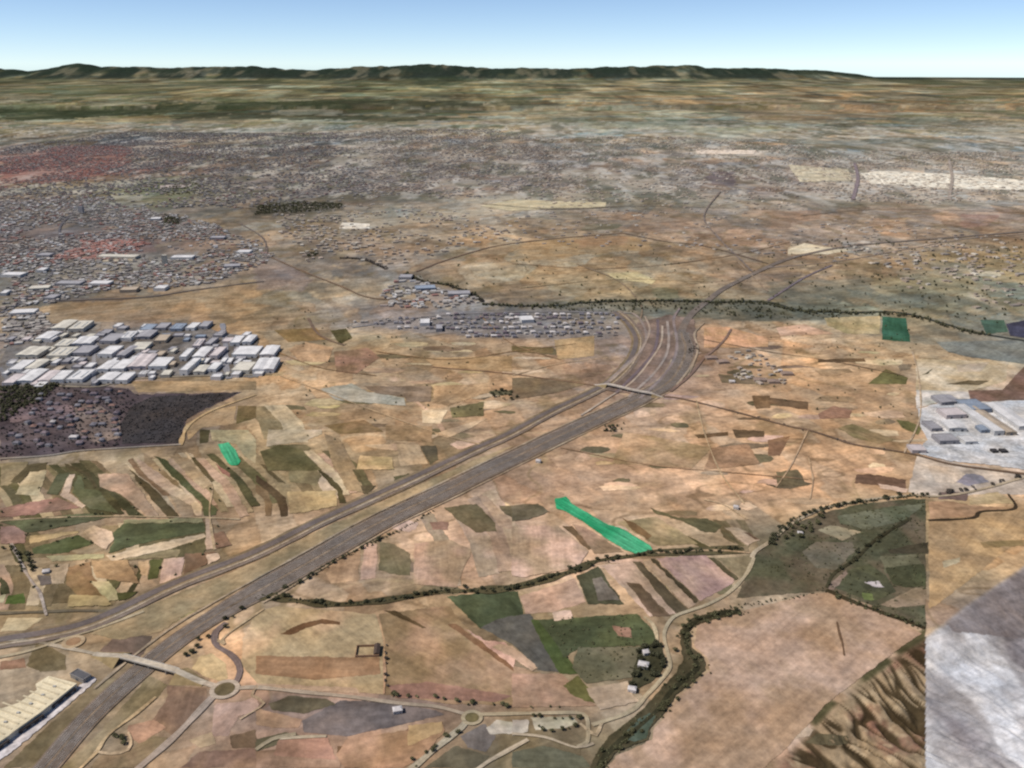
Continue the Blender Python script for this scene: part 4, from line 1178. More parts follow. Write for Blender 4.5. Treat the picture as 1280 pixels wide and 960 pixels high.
def warehouse(u0, u1, v, depth, h, roof, wall, rz=0.0, gable=0, bays=1, name="warehouse", doors=True, rooflights=False):
    """an industrial hall whose near edge stands on picture row v between columns u0 and u1; walls, roof, doors"""
    xa, ya, za = on_ground((u0 + u1) / 2, v)
    w = (u1 - u0) * ppm(u0, v)
    root = empty(name, (xa, ya, za - 1.0), rz)
    rc = lin(roof); wc = lin(wall)
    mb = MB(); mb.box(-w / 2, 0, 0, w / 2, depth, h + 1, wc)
    mb.build("wall", M_WALL, root)
    mr = MB()
    if gable:
        bw = w / bays
        for b in range(bays):
            x0 = -w / 2 + b * bw; x1 = x0 + bw; xm = (x0 + x1) / 2
            o = 0.6 if bays == 1 else 0.0
            z0 = h + 1.15; z1 = z0 + gable
            mr.face([(x0 - o, -.6, z0), (xm, -.6, z1), (xm, depth + .6, z1), (x0 - o, depth + .6, z0)][::-1], rc)
            mr.face([(xm, -.6, z1), (x1 + o, -.6, z0), (x1 + o, depth + .6, z0), (xm, depth + .6, z1)][::-1], rc * .97)
            mr.face([(x0 - o, -.6, z0), (x1 + o, -.6, z0), (xm, -.6, z1)], wc)
            mr.face([(x0 - o, depth + .6, z0), (xm, depth + .6, z1), (x1 + o, depth + .6, z0)], wc)
    else:
        t = 1.0
        mr.box(-w / 2 - .2, -.2, h + 1.02, w / 2 + .2, depth + .2, h + 1.5, rc)
        for (a, b, c, d) in ((-w/2-.25, -.25, w/2+.25, .35), (-w/2-.25, depth-.35, w/2+.25, depth+.25), (-w/2-.25, .36, -w/2+.35, depth-.36), (w/2-.35, .36, w/2+.25, depth-.36)):
            mr.box(a, b, h + 1.51, c, d, h + 2.3, wc)
    ro = mr.build("roof", M_ROOF, root)
    if rooflights and not gable:
        n = max(2, int(w / 14))
        for i in range(n):
            x = -w / 2 + (i + .5) * w / n
            mv = MB(); mv.box(x - 1, depth * .2, h + 1.52, x + 1, depth * .8, h + 2.2, lin((150, 158, 165)))
            mv.build("rooflight", M_ROOF, ro)
    if doors:
        n = max(1, int(w / 16))
        md = MB()
        for i in range(n):
            x = -w / 2 + (i + .5) * w / n
            md = MB(); md.box(x - 2.4, -.18, 1, x + 2.4, -.02, min(5.5, h * .7) + 1, lin((92, 95, 102)))
            md.build("loading_door", M_WALL, root)
    return root

ORD = ["first", "second", "third", "fourth", "fifth", "sixth", "seventh", "eighth", "ninth", "tenth", "eleventh", "twelfth"]
W_, CR, PK, GR, BL, TN = (226,222,219), (216,208,192), (216,203,199), (168,164,166), (150,160,174), (190,172,150)
TONE = {W_: "white", CR: "cream", PK: "pinkish white", GR: "grey", BL: "blue-grey", TN: "tan"}
def size_word(w, d):
    return "very wide" if w > 68 else "wide" if w > 48 else "mid-sized" if w > 30 else "narrow"

ESTATE = [
 ("front row", [(2,18,484,40,9,PK,0),(20,41,481,52,9,W_,2),(46,62,480,44,8,PK,2),(63,80,480,42,9,W_,0),(82,104,479,44,8,W_,0),(121,141,480,34,9,W_,2),(143,160,480,34,8,W_,0)]),
 ("second row", [(10,28,467,46,9,W_,0),(29,46,465,44,8,CR,2),(120,136,467,42,10,W_,2),(137,156,466,46,9,W_,0),(159,183,463,62,9,PK,2),(185,208,463,44,9,W_,0),(224,235.5,470,58,13,W_,0),(241,256,469,30,8,CR,2),(258,271,466,32,8,W_,0),(288,312,468,40,9,CR,0),(315,343,467,54,10,W_,2)]),
 ("third row", [(19,48,449,44,10,CR,2),(58,85,450,46,10,CR,0),(89,112,446,40,9,GR,0),(121,141,448,44,10,W_,0),(145,157,449,50,9,GR,2),(160,182,441,40,8,CR,0),(224,234,452,44,11,W_,0),(240,256,451,50,10,W_,2),(261,273,450,46,10,PK,0),(289,321,448,44,9,W_,0),(324,343,448,48,9,W_,2)]),
 ("fourth row", [(44,63,428,40,10,W_,2),(66,86,437,40,9,CR,0),(89,114,434,40,9,W_,2),(123,145,431,44,9,GR,0),(150,165,427,40,9,W_,0),(169,188,425,40,8,GR,2),(192,208,430,36,8,TN,0),(240,251,437,40,9,PK,0),(255,265,434,36,8,GR,0),(287,300,433,40,9,W_,0),(302,314,432,40,9,W_,2)]),
 ("back row", [(64,83,415,52,10,CR,2),(85,105,416,52,10,CR,0),(174,190,416,34,8,BL,0),(193,208,414,34,8,GR,0),(212,228,415,34,8,BL,0),(231,244,414,34,8,W_,0),(247,260,412,34,8,GR,0)]),
]
for rname, items in ESTATE:
    for i, (u0, u1, v, d, h, c, g) in enumerate(items):
        w = (u1 - u0) * ppm(u0, v)
        u0, u1 = u0 + .8, u1 - .8
        wall = tuple(int(q * .96) for q in c)
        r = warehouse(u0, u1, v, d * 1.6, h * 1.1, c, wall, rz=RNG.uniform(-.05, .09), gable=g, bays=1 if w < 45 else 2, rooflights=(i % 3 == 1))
        tag(r, f"{size_word(w, d)} {TONE[c]} {'gabled' if g else 'flat-roofed'} warehouse, {ORD[i]} from left in {rname} of the estate", "warehouse", "warehouses of the white industrial estate")
# small sheds and plant filling the estate yards
SM = []
EXTRA = [(random.uniform(4, 336), random.choice([485, 474, 472, 458, 456, 443, 441, 428, 421, 412]) + random.uniform(-2, 2), random.choice([W_, W_, PK, CR, GR])) for _ in range(84)]
EXTRA = [e for e in EXTRA if not (118 < e[0] < 345 and e[1] > 480) and not (e[0] < 45 and e[1] < 425)]
for i, (u, v, c) in enumerate(EXTRA + [(30,470,W_),(52,470,PK),(70,466,TN),(95,462,GR),(110,462,W_),(100,455,GR),(140,456,W_),(170,450,GR),(198,448,TN),(214,440,GR),(214,460,TN),(232,428,BL),(268,436,GR),(250,424,BL),(222,422,GR),(205,424,BL),(182,420,BL),(300,452,GR),(330,458,W_),(306,422,W_),(296,440,GR),(130,420,GR),(110,424,CR),(76,424,CR),(92,424,CR),(14,455,GR),(5,470,W_),(36,458,PK)]):
    hw = RNG.uniform(2.6, 6.5)
    r = warehouse(u - hw, u + hw, v, RNG.uniform(16, 38), RNG.uniform(5, 8), c, tuple(int(q * .9) for q in c), rz=RNG.uniform(-.1, .1), gable=0, name="shed", doors=False)
    w1 = {W_: "small white flat shed", CR: "small cream flat shed", PK: "small pinkish flat shed", GR: "small grey flat shed", BL: "small blue-grey flat shed", TN: "small tan flat shed"}[c]
    tag(r, w1 + " in the yards between the white estate warehouses", "shed", "small sheds of the white industrial estate: " + TONE[c])

# the grey works on the right
EAST = [
 (1176,1202,507,44,8,GR,2,"wide pale grey gabled hall nearest the dark road bend at the works"),
 (1182,1209,524,40,9,PK,0,"pinkish flat hall standing in the middle of the grey concrete works yard"),
 (1186,1208,540,38,8,W_,2,"white gabled hall just below the pinkish hall of the grey works"),
 (1212,1240,517,60,9,BL,0,"large blue-grey flat hall at the back of the grey works yard"),
 (1242,1255,545,150,10,W_,0,"long narrow white hall running away from the viewer beside the olive hall"),
 (1257,1271,545,140,8,TN,2,"long tan gabled hall between the two long white halls of the works"),
 (1273,1292,538,130,9,W_,2,"white gabled hall cut off by the right edge of the photo"),
 (1226,1239,542,26,7,BL,2,"small blue-grey gabled shed before the large blue-grey hall"),
 (1174,1199,556,34,8,GR,0,"grey flat shed at the lower left corner of the works yard"),
 (1164,1178,540,40,7,GR,0,"narrow grey shed on the left rim of the works yard"),
 (1140,1158,567,28,6,PK,0,"low pinkish shed by the dark country road left of the works"),
 (1241,1248,567,12,4,(70,66,66),0,"dark little hut, left one of two in the open works yard"),
 (1252,1260,567,12,4,(70,66,66),0,"dark little hut, right one of two in the open works yard"),
 (1206,1222,556,30,6,W_,0,"low white shed in the open front part of the works yard"),
]
for u0, u1, v, d, h, c, g, lab in EAST:
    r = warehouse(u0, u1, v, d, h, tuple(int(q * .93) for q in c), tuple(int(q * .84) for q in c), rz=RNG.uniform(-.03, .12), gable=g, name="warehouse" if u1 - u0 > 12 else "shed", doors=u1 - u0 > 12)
    tag(r, lab, "warehouse" if u1 - u0 > 12 else "shed")

# larger blocks of the town behind the estate
TOWN = [
 (0,26,347,W_,"long white hall at the left photo edge in the town"),
 (45,55,341,W_,"bright white cube-like block beside the dark town road"),
 (110,135,358,W_,"long white hall above the estate, right of the dark town road"),
 (192,206,364,W_,"white hall at the right end of the town's lower edge"),
 (36,60,364,CR,"cream hall on the dark road at the town's lower edge"),
 (68,100,358,GR,"wide grey hall between the cream hall and long white hall"),
 (213,240,325,W_,"wide pale hall near the centre of the left town"),
 (203,209,331,CR,"tall cream block just below the wide pale town hall"),
 (12,42,395,W_,"white hall lying along the town road above the estate"),
 (188,200,276,W_,"bright white hall beside the dark stadium ground in town"),
 (98,104,267,GR,"lone dark grey tower block at the upper left of town"),
 (120,170,324,CR,"long low cream slab before the reddish quarter of town"),
 (45,62,322,GR,"grey block beside the bend of the dark town road"),
 (262,280,300,GR,"grey flat hall at the right fringe of the left town"),
 (0,8,370,W_,"small white hall cut by the left edge above the estate"),
 (54,68,376,GR,"grey shed right of the white hall along the town road"),
 (150,170,366,TN,"tan hall by the curved road below the town"),
 (295,312,318,W_,"pale hall at the town's right tip by open fields"),
 (280,300,336,GR,"grey hall at the lower right tip of the town"),
 (560,588,371,GR,"long grey hall on the near bank of the dark river"),
 (498,514,350,GR,"grey hall at the upper end of the dark river"),
 (520,545,364,BL,"blue-grey hall beside the dark river, below its bend"),
 (525,537,408,W_,"pale block at the left end of the housing estate"),
 (652,668,404,W_,"white long block in the middle of the housing estate"),
 (545,553,415,GR,"grey block at the front left of the housing estate"),
]
for u0, u1, v, c, lab in TOWN:
    tower = "tower" in lab or "tall" in lab
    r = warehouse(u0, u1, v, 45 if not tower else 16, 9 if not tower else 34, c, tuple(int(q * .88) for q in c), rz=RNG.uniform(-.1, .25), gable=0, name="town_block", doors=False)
    tag(r, lab, "building")

# the big cream warehouse, bottom left
def big_warehouse():
    def P(pts):
        x, y = ground([p[0] for p in pts], [p[1] for p in pts]); return np.stack([x, y], 1)
    foot = P([(97,861),(62,852),(46,862),(48,869),(26,885),(0,894),(-46,916),(-46,968),(0,935),(12,927),(22,919),(54,896)])
    c = foot.mean(0); z0 = float(height(c[:1], c[1:])[0])
    root = empty("warehouse", (c[0], c[1], z0))
    f = foot - c
    if np.sum(f[:, 0] * np.roll(f[:, 1], -1) - np.roll(f[:, 0], -1) * f[:, 1]) < 0: f = f[::-1]
    f = [tuple(p) for p in f]
    mw = MB(); mw.prism(f, -1, 7.4, lin((206, 196, 178))); mw.build("wall", M_WALL, root)
    mp = MB(); ctr = np.zeros(2)
    mp.prism([tuple(np.array(p) * 1.006) for p in f], 7.42, 8.0, lin((228, 212, 178)))
    ro = mp.build("roof", M_ROOF, root)
    # low ridges across the roof, parallel to the short side
    a = P([(97,861)])[0] - c; b = P([(-46,968)])[0] - c
    d = (b - a) / np.linalg.norm(b - a); n = np.array([d[1], -d[0]])
    q = P([(62,852)])[0] - c
    if (q - a) @ n < 0: n = -n
    L = np.linalg.norm(b - a); wid = (q - a) @ n
    mr = MB()
    for i in range(16):
        p0 = a + d * (L * (i + .55) / 16.5) + n * 3
        p1 = p0 + n * (wid * (0.86 if i < 6 else 1.15))
        e = d * 1.0
        pts = [p0 - e, p0 + e, p1 + e, p1 - e]
        mr.prism([tuple(p) for p in pts], 8.01, 8.5, lin((206, 190, 158)))
    mr.build("ridge_cap", M_ROOF, ro)
    for (ua, va, ub, vb) in ((94,863.5,64,886), (54,897,24,917.5), (11,928.5,-12,944)):
        p = P([(ua, va), (ub, vb)]) - c
        dd = (p[1] - p[0]) / np.linalg.norm(p[1] - p[0]); nn = -n
        pts = [p[0] + nn * .4, p[1] + nn * .4, p[1] + nn * 2.6, p[0] + nn * 2.6]
        m = MB(); m.prism([tuple(x) for x in pts], -1, 5.2, lin((74, 66, 62))); bay = m.build("loading_bay", M_WALL, root)  # solid bay box; its dark colour paints in the shade of a recessed dock
        k = int(np.linalg.norm(p[1] - p[0]) / 9)
        for j in range(k):
            s0 = p[0] + (p[1] - p[0]) * (j + .3) / k + nn * 2.62; s1 = p[0] + (p[1] - p[0]) * (j + .7) / k + nn * 2.62
            m = MB(); m.prism([tuple(s0), tuple(s1), tuple(s1 + nn * .1), tuple(s0 + nn * .1)], 0, 3.8, lin((120, 118, 118))); m.build("door", M_WALL, bay)
    m = MB()
    for i in range(7):
        p0 = a + d * (L * (i + .9) / 9) + n * (wid * .45)
        m.box(p0[0] - 1.6, p0[1] - 1.2, 8.01, p0[0] + 1.6, p0[1] + 1.2, 9.6, lin((188, 184, 176)))
    m.build("roof_unit", M_WALL, ro)
    tag(root, "large cream warehouse with stepped roof and dark loading bays beside the pale yard", "warehouse")
big_warehouse()
r = warehouse(84, 109, 851, 11, 5, (92,90,92), (150,144,138), rz=-.5, gable=0, name="shed", doors=True)
tag(r, "dark roofed low shed behind the top corner of the large cream warehouse", "shed")

# ruined farm enclosure in the stubble field
def farmyard():
    x, y, z = on_ground(460, 815)
    root = empty("farm_enclosure", (x, y, z), .06)
    w, d = 30, 22; wc = lin((150, 118, 92))
    m = MB()
    for a in ((-w/2, -d/2, w/2, -d/2 + .8), (-w/2, d/2 - .8, w/2, d/2), (-w/2, -d/2 + .81, -w/2 + .8, d/2 - .81)):
        m.box(a[0], a[1], -.5, a[2], a[3], 3.4, wc)
    m.build("wall", M_WALL, root)
    m = MB(); m.box(w/2 - 7, -d/2 + 1, -.5, w/2, d/2 - 1, 4.4, lin((126, 100, 80))); b = m.build("barn", M_WALL, root)
    m = MB()
    rc = lin((84, 68, 58))
    m.face([(w/2 - 7.4, -d/2 + .6, 4.42), (w/2 - 3.5, -d/2 + .6, 6.2), (w/2 - 3.5, d/2 - .6, 6.2), (w/2 - 7.4, d/2 - .6, 4.42)][::-1], rc)
    m.face([(w/2 - 3.5, -d/2 + .6, 6.2), (w/2 + .4, -d/2 + .6, 4.42), (w/2 + .4, d/2 - .6, 4.42), (w/2 - 3.5, d/2 - .6, 6.2)][::-1], rc)
    m.build("roof", M_ROOF, b)
    tag(root, "small walled farm enclosure with a dark roofed barn alone in the stubble field", "farm")
farmyard()

# houses
def house_mesh(w, d, h, roof, wall, hip=True):
    m = MB(); wc = lin(wall); rc = lin(roof)
    m.box(-w/2, -d/2, -1, w/2, d/2, h, wc, top=False)
    o = .5; rz = h + d * .22
    a, b, c, e = (-w/2 - o, -d/2 - o, h), (w/2 + o, -d/2 - o, h), (w/2 + o, d/2 + o, h), (-w/2 - o, d/2 + o, h)
    r0, r1 = (-w/2 + d * .3, 0, rz), (w/2 - d * .3, 0, rz)
    m.face([a, b, r1, r0], rc); m.face([c, e, r0, r1], rc * .98); m.face([b, c, r1], rc); m.face([e, a, r0], rc)
    for x in (-w * .28, w * .28):                               # windows and door on the long sides
        for s in (-1, 1):
            y0 = s * (d/2 + .05)
            q = [(x - .8, y0, 1), (x + .8, y0, 1), (x + .8, y0, 2.6), (x - .8, y0, 2.6)]
            m.face(q if s < 0 else q[::-1], lin((60, 62, 70)))
    me = m.mesh("house"); me.materials.append(M_WALL)
    return me
HK = {
 "grey": [house_mesh(10, 9, 5.6, (136,132,136), (178,170,164)), house_mesh(12, 9, 5.4, (122,118,124), (168,160,154))],
 "pale": [house_mesh(10, 9, 5.6, (196,188,184), (200,192,184)), house_mesh(13, 10, 6.0, (208,200,196), (196,186,178))],
 "tiled": [house_mesh(10, 9, 5.4, (146,116,104), (186,172,158)), house_mesh(12, 10, 5.6, (134,104,94), (180,166,150))],
 "mauve": [house_mesh(11, 9, 5.4, (128,114,118), (160,148,144)), house_mesh(13, 10, 5.6, (112,100,106), (150,140,138))],
}
def house(u, v, kind, rz, label, group, z=None):
    me = random.choice(HK[kind])
    o = bpy.data.objects.new("house", me); COL.objects.link(o)
    o.location = on_ground(u, v); o.rotation_euler = (0, 0, rz)
    s = random.uniform(.9, 1.25); o.scale = (s, s, random.uniform(.9, 1.2))
    return tag(o, label, "house", group)
n_house = 0
ROWN = [(394, 560, 770, .05), (399, 500, 775, .05), (405, 470, 770, .06), (411, 500, 762, .08), (417, 578, 752, .1), (421, 585, 700, .12)]
RW = ["back", "second", "third", "fourth", "fifth", "front"]
for (v, ua, ub, rz), rw in zip(ROWN, RW):
    u = ua
    while u < ub:
        if random.random() < .8:
            k = random.choices(["grey", "pale", "mauve"], [5, 3, 2])[0]
            house(u + random.uniform(-1, 1), v + random.uniform(-1.0, 1.0), k, rz + random.uniform(-.15, .15) + (math.pi / 2 if random.random() < .25 else 0),
                  f"small {k} roofed house in the {rw} row of the housing estate by the interchange", f"houses of the estate, {rw} row, {k}")
            n_house += 1
        u += random.uniform(6.5, 10.5)
VILL = M0([(200,400),(420,390),(640,400),(640,470),(600,560),(600,640),(400,660),(60,690),(40,560),(180,470)])
placed = []
t = 0
while len(placed) < 62 and t < 4000:
    t += 1
    u = random.uniform(5, 165); v = random.uniform(487, 566)
    if not pip(np.array([u]), np.array([v]), VILL)[0]: continue
    if any(abs(u - a) < 7 and abs(v - b) < 3.2 for a, b in placed): continue
    placed.append((u, v))
    k = random.choices(["mauve", "pale", "tiled", "grey"], [6, 1, 2, 4])[0]
    house(u, v, k, random.choice([0, math.pi / 2]) + random.uniform(-.3, .3), f"{k} roofed house among dark trees in the wooded village below the estate", f"village houses, {k} roofs")
for u, v, lab in [(807.5,818,"pale house in the dark orchard, farthest of three beside the stream road"), (804,834,"pale house in the dark orchard, middle one of three"), (790,864,"pale house at the near end of the dark orchard"),
                  (497,890,"pale hut standing on the purple-grey yard by the lower road"), (935,473,"pale farm house among the sheds right of the interchange"), (915,478,"left pale farm house in the group right of the interchange"),
                  (975,465,"farm house at the far right end of the interchange hamlet"), (1000,668,"pale cottage beside the tree lined road at the green basin"), (58,716,"white roofed cottage at the end of the tree lined track"),
                  (920,636,"pale hut on the track above the emerald strip plot"), (673,578,"pale hut on the near verge of the motorway")]:
    hs = house(u, v, "pale", random.uniform(-.4, .4), lab, None); hs.scale = hs.scale * .8
for u, v, lab in [(905,455,"left reddish shed of the hamlet by the interchange"), (890,450,"dark tall shed closest to the motorway bend"), (950,478,"long tan shed along the lower edge of the interchange hamlet"),
                  (968,480,"tan shed right of the long one in the interchange hamlet"), (985,470,"right end shed of the interchange hamlet")]:
    r = warehouse(u - 7, u + 7, v, 18, 5, (150,128,114), (170,150,132), rz=random.uniform(-.2, .2), gable=1.5, name="shed", doors=False)
    tag(r, lab, "shed")

# ------------------------------------------------------------------ bridges
def bridge(pxs, width, h, span, label, col=(196,182,162)):
    p = path_of(pxs, 5.0)
    n = normals(p)
    s = np.concatenate([[0], np.cumsum(np.linalg.norm(np.diff(p, axis=0), axis=1))]); L = s[-1]
    base = height(p[:, 0], p[:, 1])
    z = base + 1.3 + h * sstep(0, L * span[0], s) * (1 - sstep(L * span[1], L, s))
    c = p[len(p) // 2]; zc = float(base[len(p) // 2])
    root = empty("overpass", (c[0], c[1], zc))
    i0 = int(np.searchsorted(s, L * span[0] * .85)); i1 = int(np.searchsorted(s, L * (1 - (1 - span[1]) * .85)))
    q = lambda pt, zz: (pt[0] - c[0], pt[1] - c[1], zz - zc)
    m = MB(); cc = lin(col)
    for i in range(len(p) - 1):
        a, b = p[i] - n[i] * width / 2, p[i] + n[i] * width / 2
        a2, b2 = p[i + 1] - n[i + 1] * width / 2, p[i + 1] + n[i + 1] * width / 2
        m.face([q(a, z[i]), q(a2, z[i + 1]), q(b2, z[i + 1]), q(b, z[i])][::-1], cc)
        if i0 <= i < i1:
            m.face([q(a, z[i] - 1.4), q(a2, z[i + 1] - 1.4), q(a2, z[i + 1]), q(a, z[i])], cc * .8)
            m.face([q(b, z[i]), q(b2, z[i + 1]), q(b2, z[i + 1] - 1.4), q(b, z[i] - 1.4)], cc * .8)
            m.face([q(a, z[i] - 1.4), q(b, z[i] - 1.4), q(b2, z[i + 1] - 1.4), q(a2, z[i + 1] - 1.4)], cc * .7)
    m.build("deck", M_ROAD, root)
    set_rows(root.children[0].data, np.array(m.v)[:, :2])
    for sgn in (-1, 1):
        m = MB()
        for i in range(i0, i1):
            o0 = p[i] + n[i] * sgn * (width / 2); o1 = p[i + 1] + n[i + 1] * sgn * (width / 2)
            k0 = p[i] + n[i] * sgn * (width / 2 - .35); k1 = p[i + 1] + n[i + 1] * sgn * (width / 2 - .35)
            t0, t1 = z[i] + 1.1, z[i + 1] + 1.1
            f = [[q(k0, z[i] + .02), q(k1, z[i + 1] + .02), q(k1, t1), q(k0, t0)], [q(o0, z[i] - .2), q(o1, z[i + 1] - .2), q(o1, t1), q(o0, t0)], [q(k0, t0), q(k1, t1), q(o1, t1), q(o0, t0)]]
            for g in f: m.face(g, lin((206, 198, 186)))
        m.build("parapet", M_WALL, root)
    for fr in (.36, .5, .64):
        i = int(np.searchsorted(s, L * fr)); i = min(max(i, 1), len(p) - 2)
        d = np.array([n[i][1], -n[i][0]])
        pts = [p[i] + n[i] * width * .36 + d * .6, p[i] + n[i] * width * .36 - d * .6, p[i] - n[i] * width * .36 - d * .6, p[i] - n[i] * width * .36 + d * .6]
        m = MB(); m.prism([(a[0] - c[0], a[1] - c[1]) for a in pts], float(base[i] - zc) - .5, float(z[i] - zc) - 1.42, lin((160, 152, 142))); m.build("pier", M_WALL, root)
    # earth ramps at both ends
    for (ia, ib) in ((0, i0), (i1, len(p) - 1)):
        m = MB()
        for i in range(ia, ib):
            for sgn in (-1, 1):
                t0 = p[i] + n[i] * sgn * width / 2; t1 = p[i + 1] + n[i + 1] * sgn * width / 2
                w0 = (z[i] - base[i]) * 1.8 + .3; w1 = (z[i + 1] - base[i + 1]) * 1.8 + .3
                b0 = t0 + n[i] * sgn * w0; b1 = t1 + n[i + 1] * sgn * w1
                g = [q(t0, z[i] - .05), q(t1, z[i + 1] - .05), q(b1, base[i + 1] - .3), q(b0, base[i] - .3)]
                m.face(g if sgn > 0 else g[::-1], lin((150, 130, 96)))
        if m.f:
            e = m.build("embankment", M_SOIL, root); set_rows(e.data, np.array(m.v)[:, :2])
    return tag(root, label, "bridge")
bridge([(118,818),(145,824),(175,832),(205,840),(235,848.5),(256,854.5)], 8.5, 6.5, (.30, .72), "pale concrete overpass crossing the motorway beside the roundabout")
bridge([(742,481.5),(765,485),(790,491),(812,495),(830,497)], 8, 6.5, (.2, .8), "far overpass crossing both roads at the foot of the interchange", (186,172,158))

# ------------------------------------------------------------------ trees
def ico():
    t = (1 + 5 ** .5) / 2
    v = np.array([(-1,t,0),(1,t,0),(-1,-t,0),(1,-t,0),(0,-1,t),(0,1,t),(0,-1,-t),(0,1,-t),(t,0,-1),(t,0,1),(-t,0,-1),(-t,0,1)], float)
    v /= np.linalg.norm(v[0])
    f = [(0,11,5),(0,5,1),(0,1,7),(0,7,10),(0,10,11),(1,5,9),(5,11,4),(11,10,2),(10,7,6),(7,1,8),(3,9,4),(3,4,2),(3,2,6),(3,6,8),(3,8,9),(4,9,5),(2,4,11),(6,2,10),(8,6,7),(9,8,1)]
    return v, np.array(f)
ICO_V, ICO_F = ico()

def crown_mesh(seed, tone):
    r = np.random.default_rng(seed)
    V = []; F = []; C = []
    nclump = 16
    for k in range(nclump):
        d = r.normal(size=3); d /= np.linalg.norm(d)
        c = d * r.uniform(.25, .75) * np.array([.42, .42, .30]) * 1.25 + np.array([0, 0, .62])
        sz = r.uniform(.10, .19)
        v = ICO_V * sz * (1 + r.uniform(-.35, .35, (12, 1))) * np.array([1, 1, .8]) + c
        i = len(V); V += v.tolist(); F += (ICO_F + i).tolist()
        C += [(tone * r.uniform(.75, 1.3)).tolist()] * 12
    for k in range(150):                                        # loose leaf sprays round the clumps
        d = r.normal(size=3); d /= np.linalg.norm(d)
        c = d * r.uniform(.7, 1.12) * np.array([.42, .42, .34]) + np.array([0, 0, .62])
        a = r.normal(size=3) * .05; b = r.normal(size=3) * .05
        i = len(V); V += [(c + a).tolist(), (c + b).tolist(), (c - a).tolist(), (c - b).tolist()]; F.append([i, i + 1, i + 2, i + 3])
        C += [(tone * r.uniform(.7, 1.4)).tolist()] * 4
    me = bpy.data.meshes.new("crown"); me.from_pydata(V, [], F); me.update(); set_cols(me, np.array(C)); me.materials.append(M_LEAF)
    return me
def trunk_mesh():
    V = []; F = []
    def tube(p0, p1, r0, r1):
        p0 = np.array(p0); p1 = np.array(p1); i = len(V)
        for p, rr in ((p0, r0), (p1, r1)):
            for k in range(6): V.append((p[0] + rr * math.cos(k * math.pi / 3), p[1] + rr * math.sin(k * math.pi / 3), p[2]))
        for k in range(6): F.append((i + k, i + (k + 1) % 6, i + 6 + (k + 1) % 6, i + 6 + k))
    tube((0, 0, -.05), (0, 0, .42), .035, .024)
    for k in range(4):
        a = k * 1.6 + .4
        tube((0, 0, .36), (.22 * math.cos(a), .22 * math.sin(a), .68), .018, .008)
    me = bpy.data.meshes.new("trunk"); me.from_pydata(V, [], F); me.update(); set_cols(me, np.array([.055, .042, .03])); me.materials.append(M_BARK)
    return me
TONES = {"dark": np.array([.060, .058, .034]), "olive": np.array([.085, .080, .042]), "brown": np.array([.078, .066, .056]), "slate": np.array([.066, .058, .055])}
CROWNS = {k: [crown_mesh(40 + i * 7 + len(k), t) for i in range(4)] for k, t in TONES.items()}
TRUNK = trunk_mesh()

cands = []     # (apparent size, x, y, height, tone, label, group)
def add_tree(x, y, h, tone, label, group):
    cands.append((h / math.hypot(y, H), x, y, h, tone, label, group))
def tree_line(px, spacing, hmin, hmax, tone, label, group, spread=3.0, keep=1.0):
    p = path_of(px, 2.0)
    s = np.concatenate([[0], np.cumsum(np.linalg.norm(np.diff(p, axis=0), axis=1))])
    d = random.uniform(0, spacing)
    while d < s[-1]:
        i = int(np.searchsorted(s, d)); i = min(i, len(p) - 1)
        if random.random() < keep:
            add_tree(p[i][0] + random.gauss(0, spread), p[i][1] + random.gauss(0, spread), random.uniform(hmin, hmax), tone, label, group)
        d += spacing * random.uniform(.6, 1.5)
def tree_area(px, n, hmin, hmax, tone, label, group):
    W = np.stack(ground([p[0] for p in px], [p[1] for p in px]), 1)
    lo, hi = W.min(0), W.max(0); k = 0; t = 0
    while k < n and t < n * 30:
        t += 1
        x = random.uniform(lo[0], hi[0]); y = random.uniform(lo[1], hi[1])
        if pip(np.array([x]), np.array([y]), W)[0]:
            add_tree(x, y, random.uniform(hmin, hmax), tone, label, group); k += 1

tree_line(STREAM2, 4, 2.2, 6, "dark", "dark tree in the line along the small stream between motorway and emerald plot", "trees along the small stream", 2.8, .8)
tree_line([(925,765),(900,769),(872,777),(857,790),(858,806),(866,822),(874,835),(860,848),(840,866),(824,888),(800,912),(775,930),(757,945),(748,962)], 3.2, 2.2, 5.5, "olive", "olive green tree on the winding stream bank beside the bare plateau", "trees of the winding stream", 6, .9)
tree_line([(960,681),(985,656),(1030,636),(1072,628),(1135,621),(1157,620)], 5, 2.5, 7, "dark", "dark tree in the row along the road above the green basin", "trees above the green basin", 3, .8)
tree_line([(1160,620),(1210,613),(1250,603),(1280,594)], 10, 4, 7, "brown", "brownish tree along the road below the grey works", "trees below the works", 3, .5)
tree_line([(352,738),(378,727),(400,713),(420,702),(450,688),(478,674),(500,664)], 8, 2.5, 5.5, "dark", "dark bush on the near verge of the motorway", "bushes on the motorway verge", 2, .8)
tree_line([(302,758),(285,775),(270,790),(255,798),(240,812),(228,830)], 12, 4, 6, "dark", "dark round tree on the verge between motorway and loop road", "trees by the loop road", 3, .9)
tree_line([(16,684),(24,700),(28,714)], 5, 3.5, 5.5, "dark", "dark tree on the left side of the grey track", "trees left of the grey track", 1.5)
tree_line([(32,690),(38,702),(41,714)], 5, 3.5, 5.5, "dark", "dark tree on the right side of the grey track", "trees right of the grey track", 1.5)
tree_area(B2([(640,190),(740,180),(770,260),(740,340),(680,380),(590,420),(610,300)]), 34, 4, 7, "dark", "dark orchard tree around the pale houses by the stream road", "orchard trees")
tree_line([(484,868),(560,876),(600,880),(640,884),(720,884)], 9, 3, 5.5, "olive", "olive bush on the field edge above the lower road", "bushes above the lower road", 2, .7)
tree_line([(484,805),(483,845),(483,866)], 10, 3, 5, "brown", "brown bush on the boundary between the two stubble fields", "bushes between the stubble fields", 1, .6)
tree_line([(663,896),(690,897),(718,899),(725,905),(705,912),(680,914),(665,905)], 7, 3, 5, "olive", "olive bush round the small pale paddock at the lower road", "bushes round the paddock", 1.5, .8)
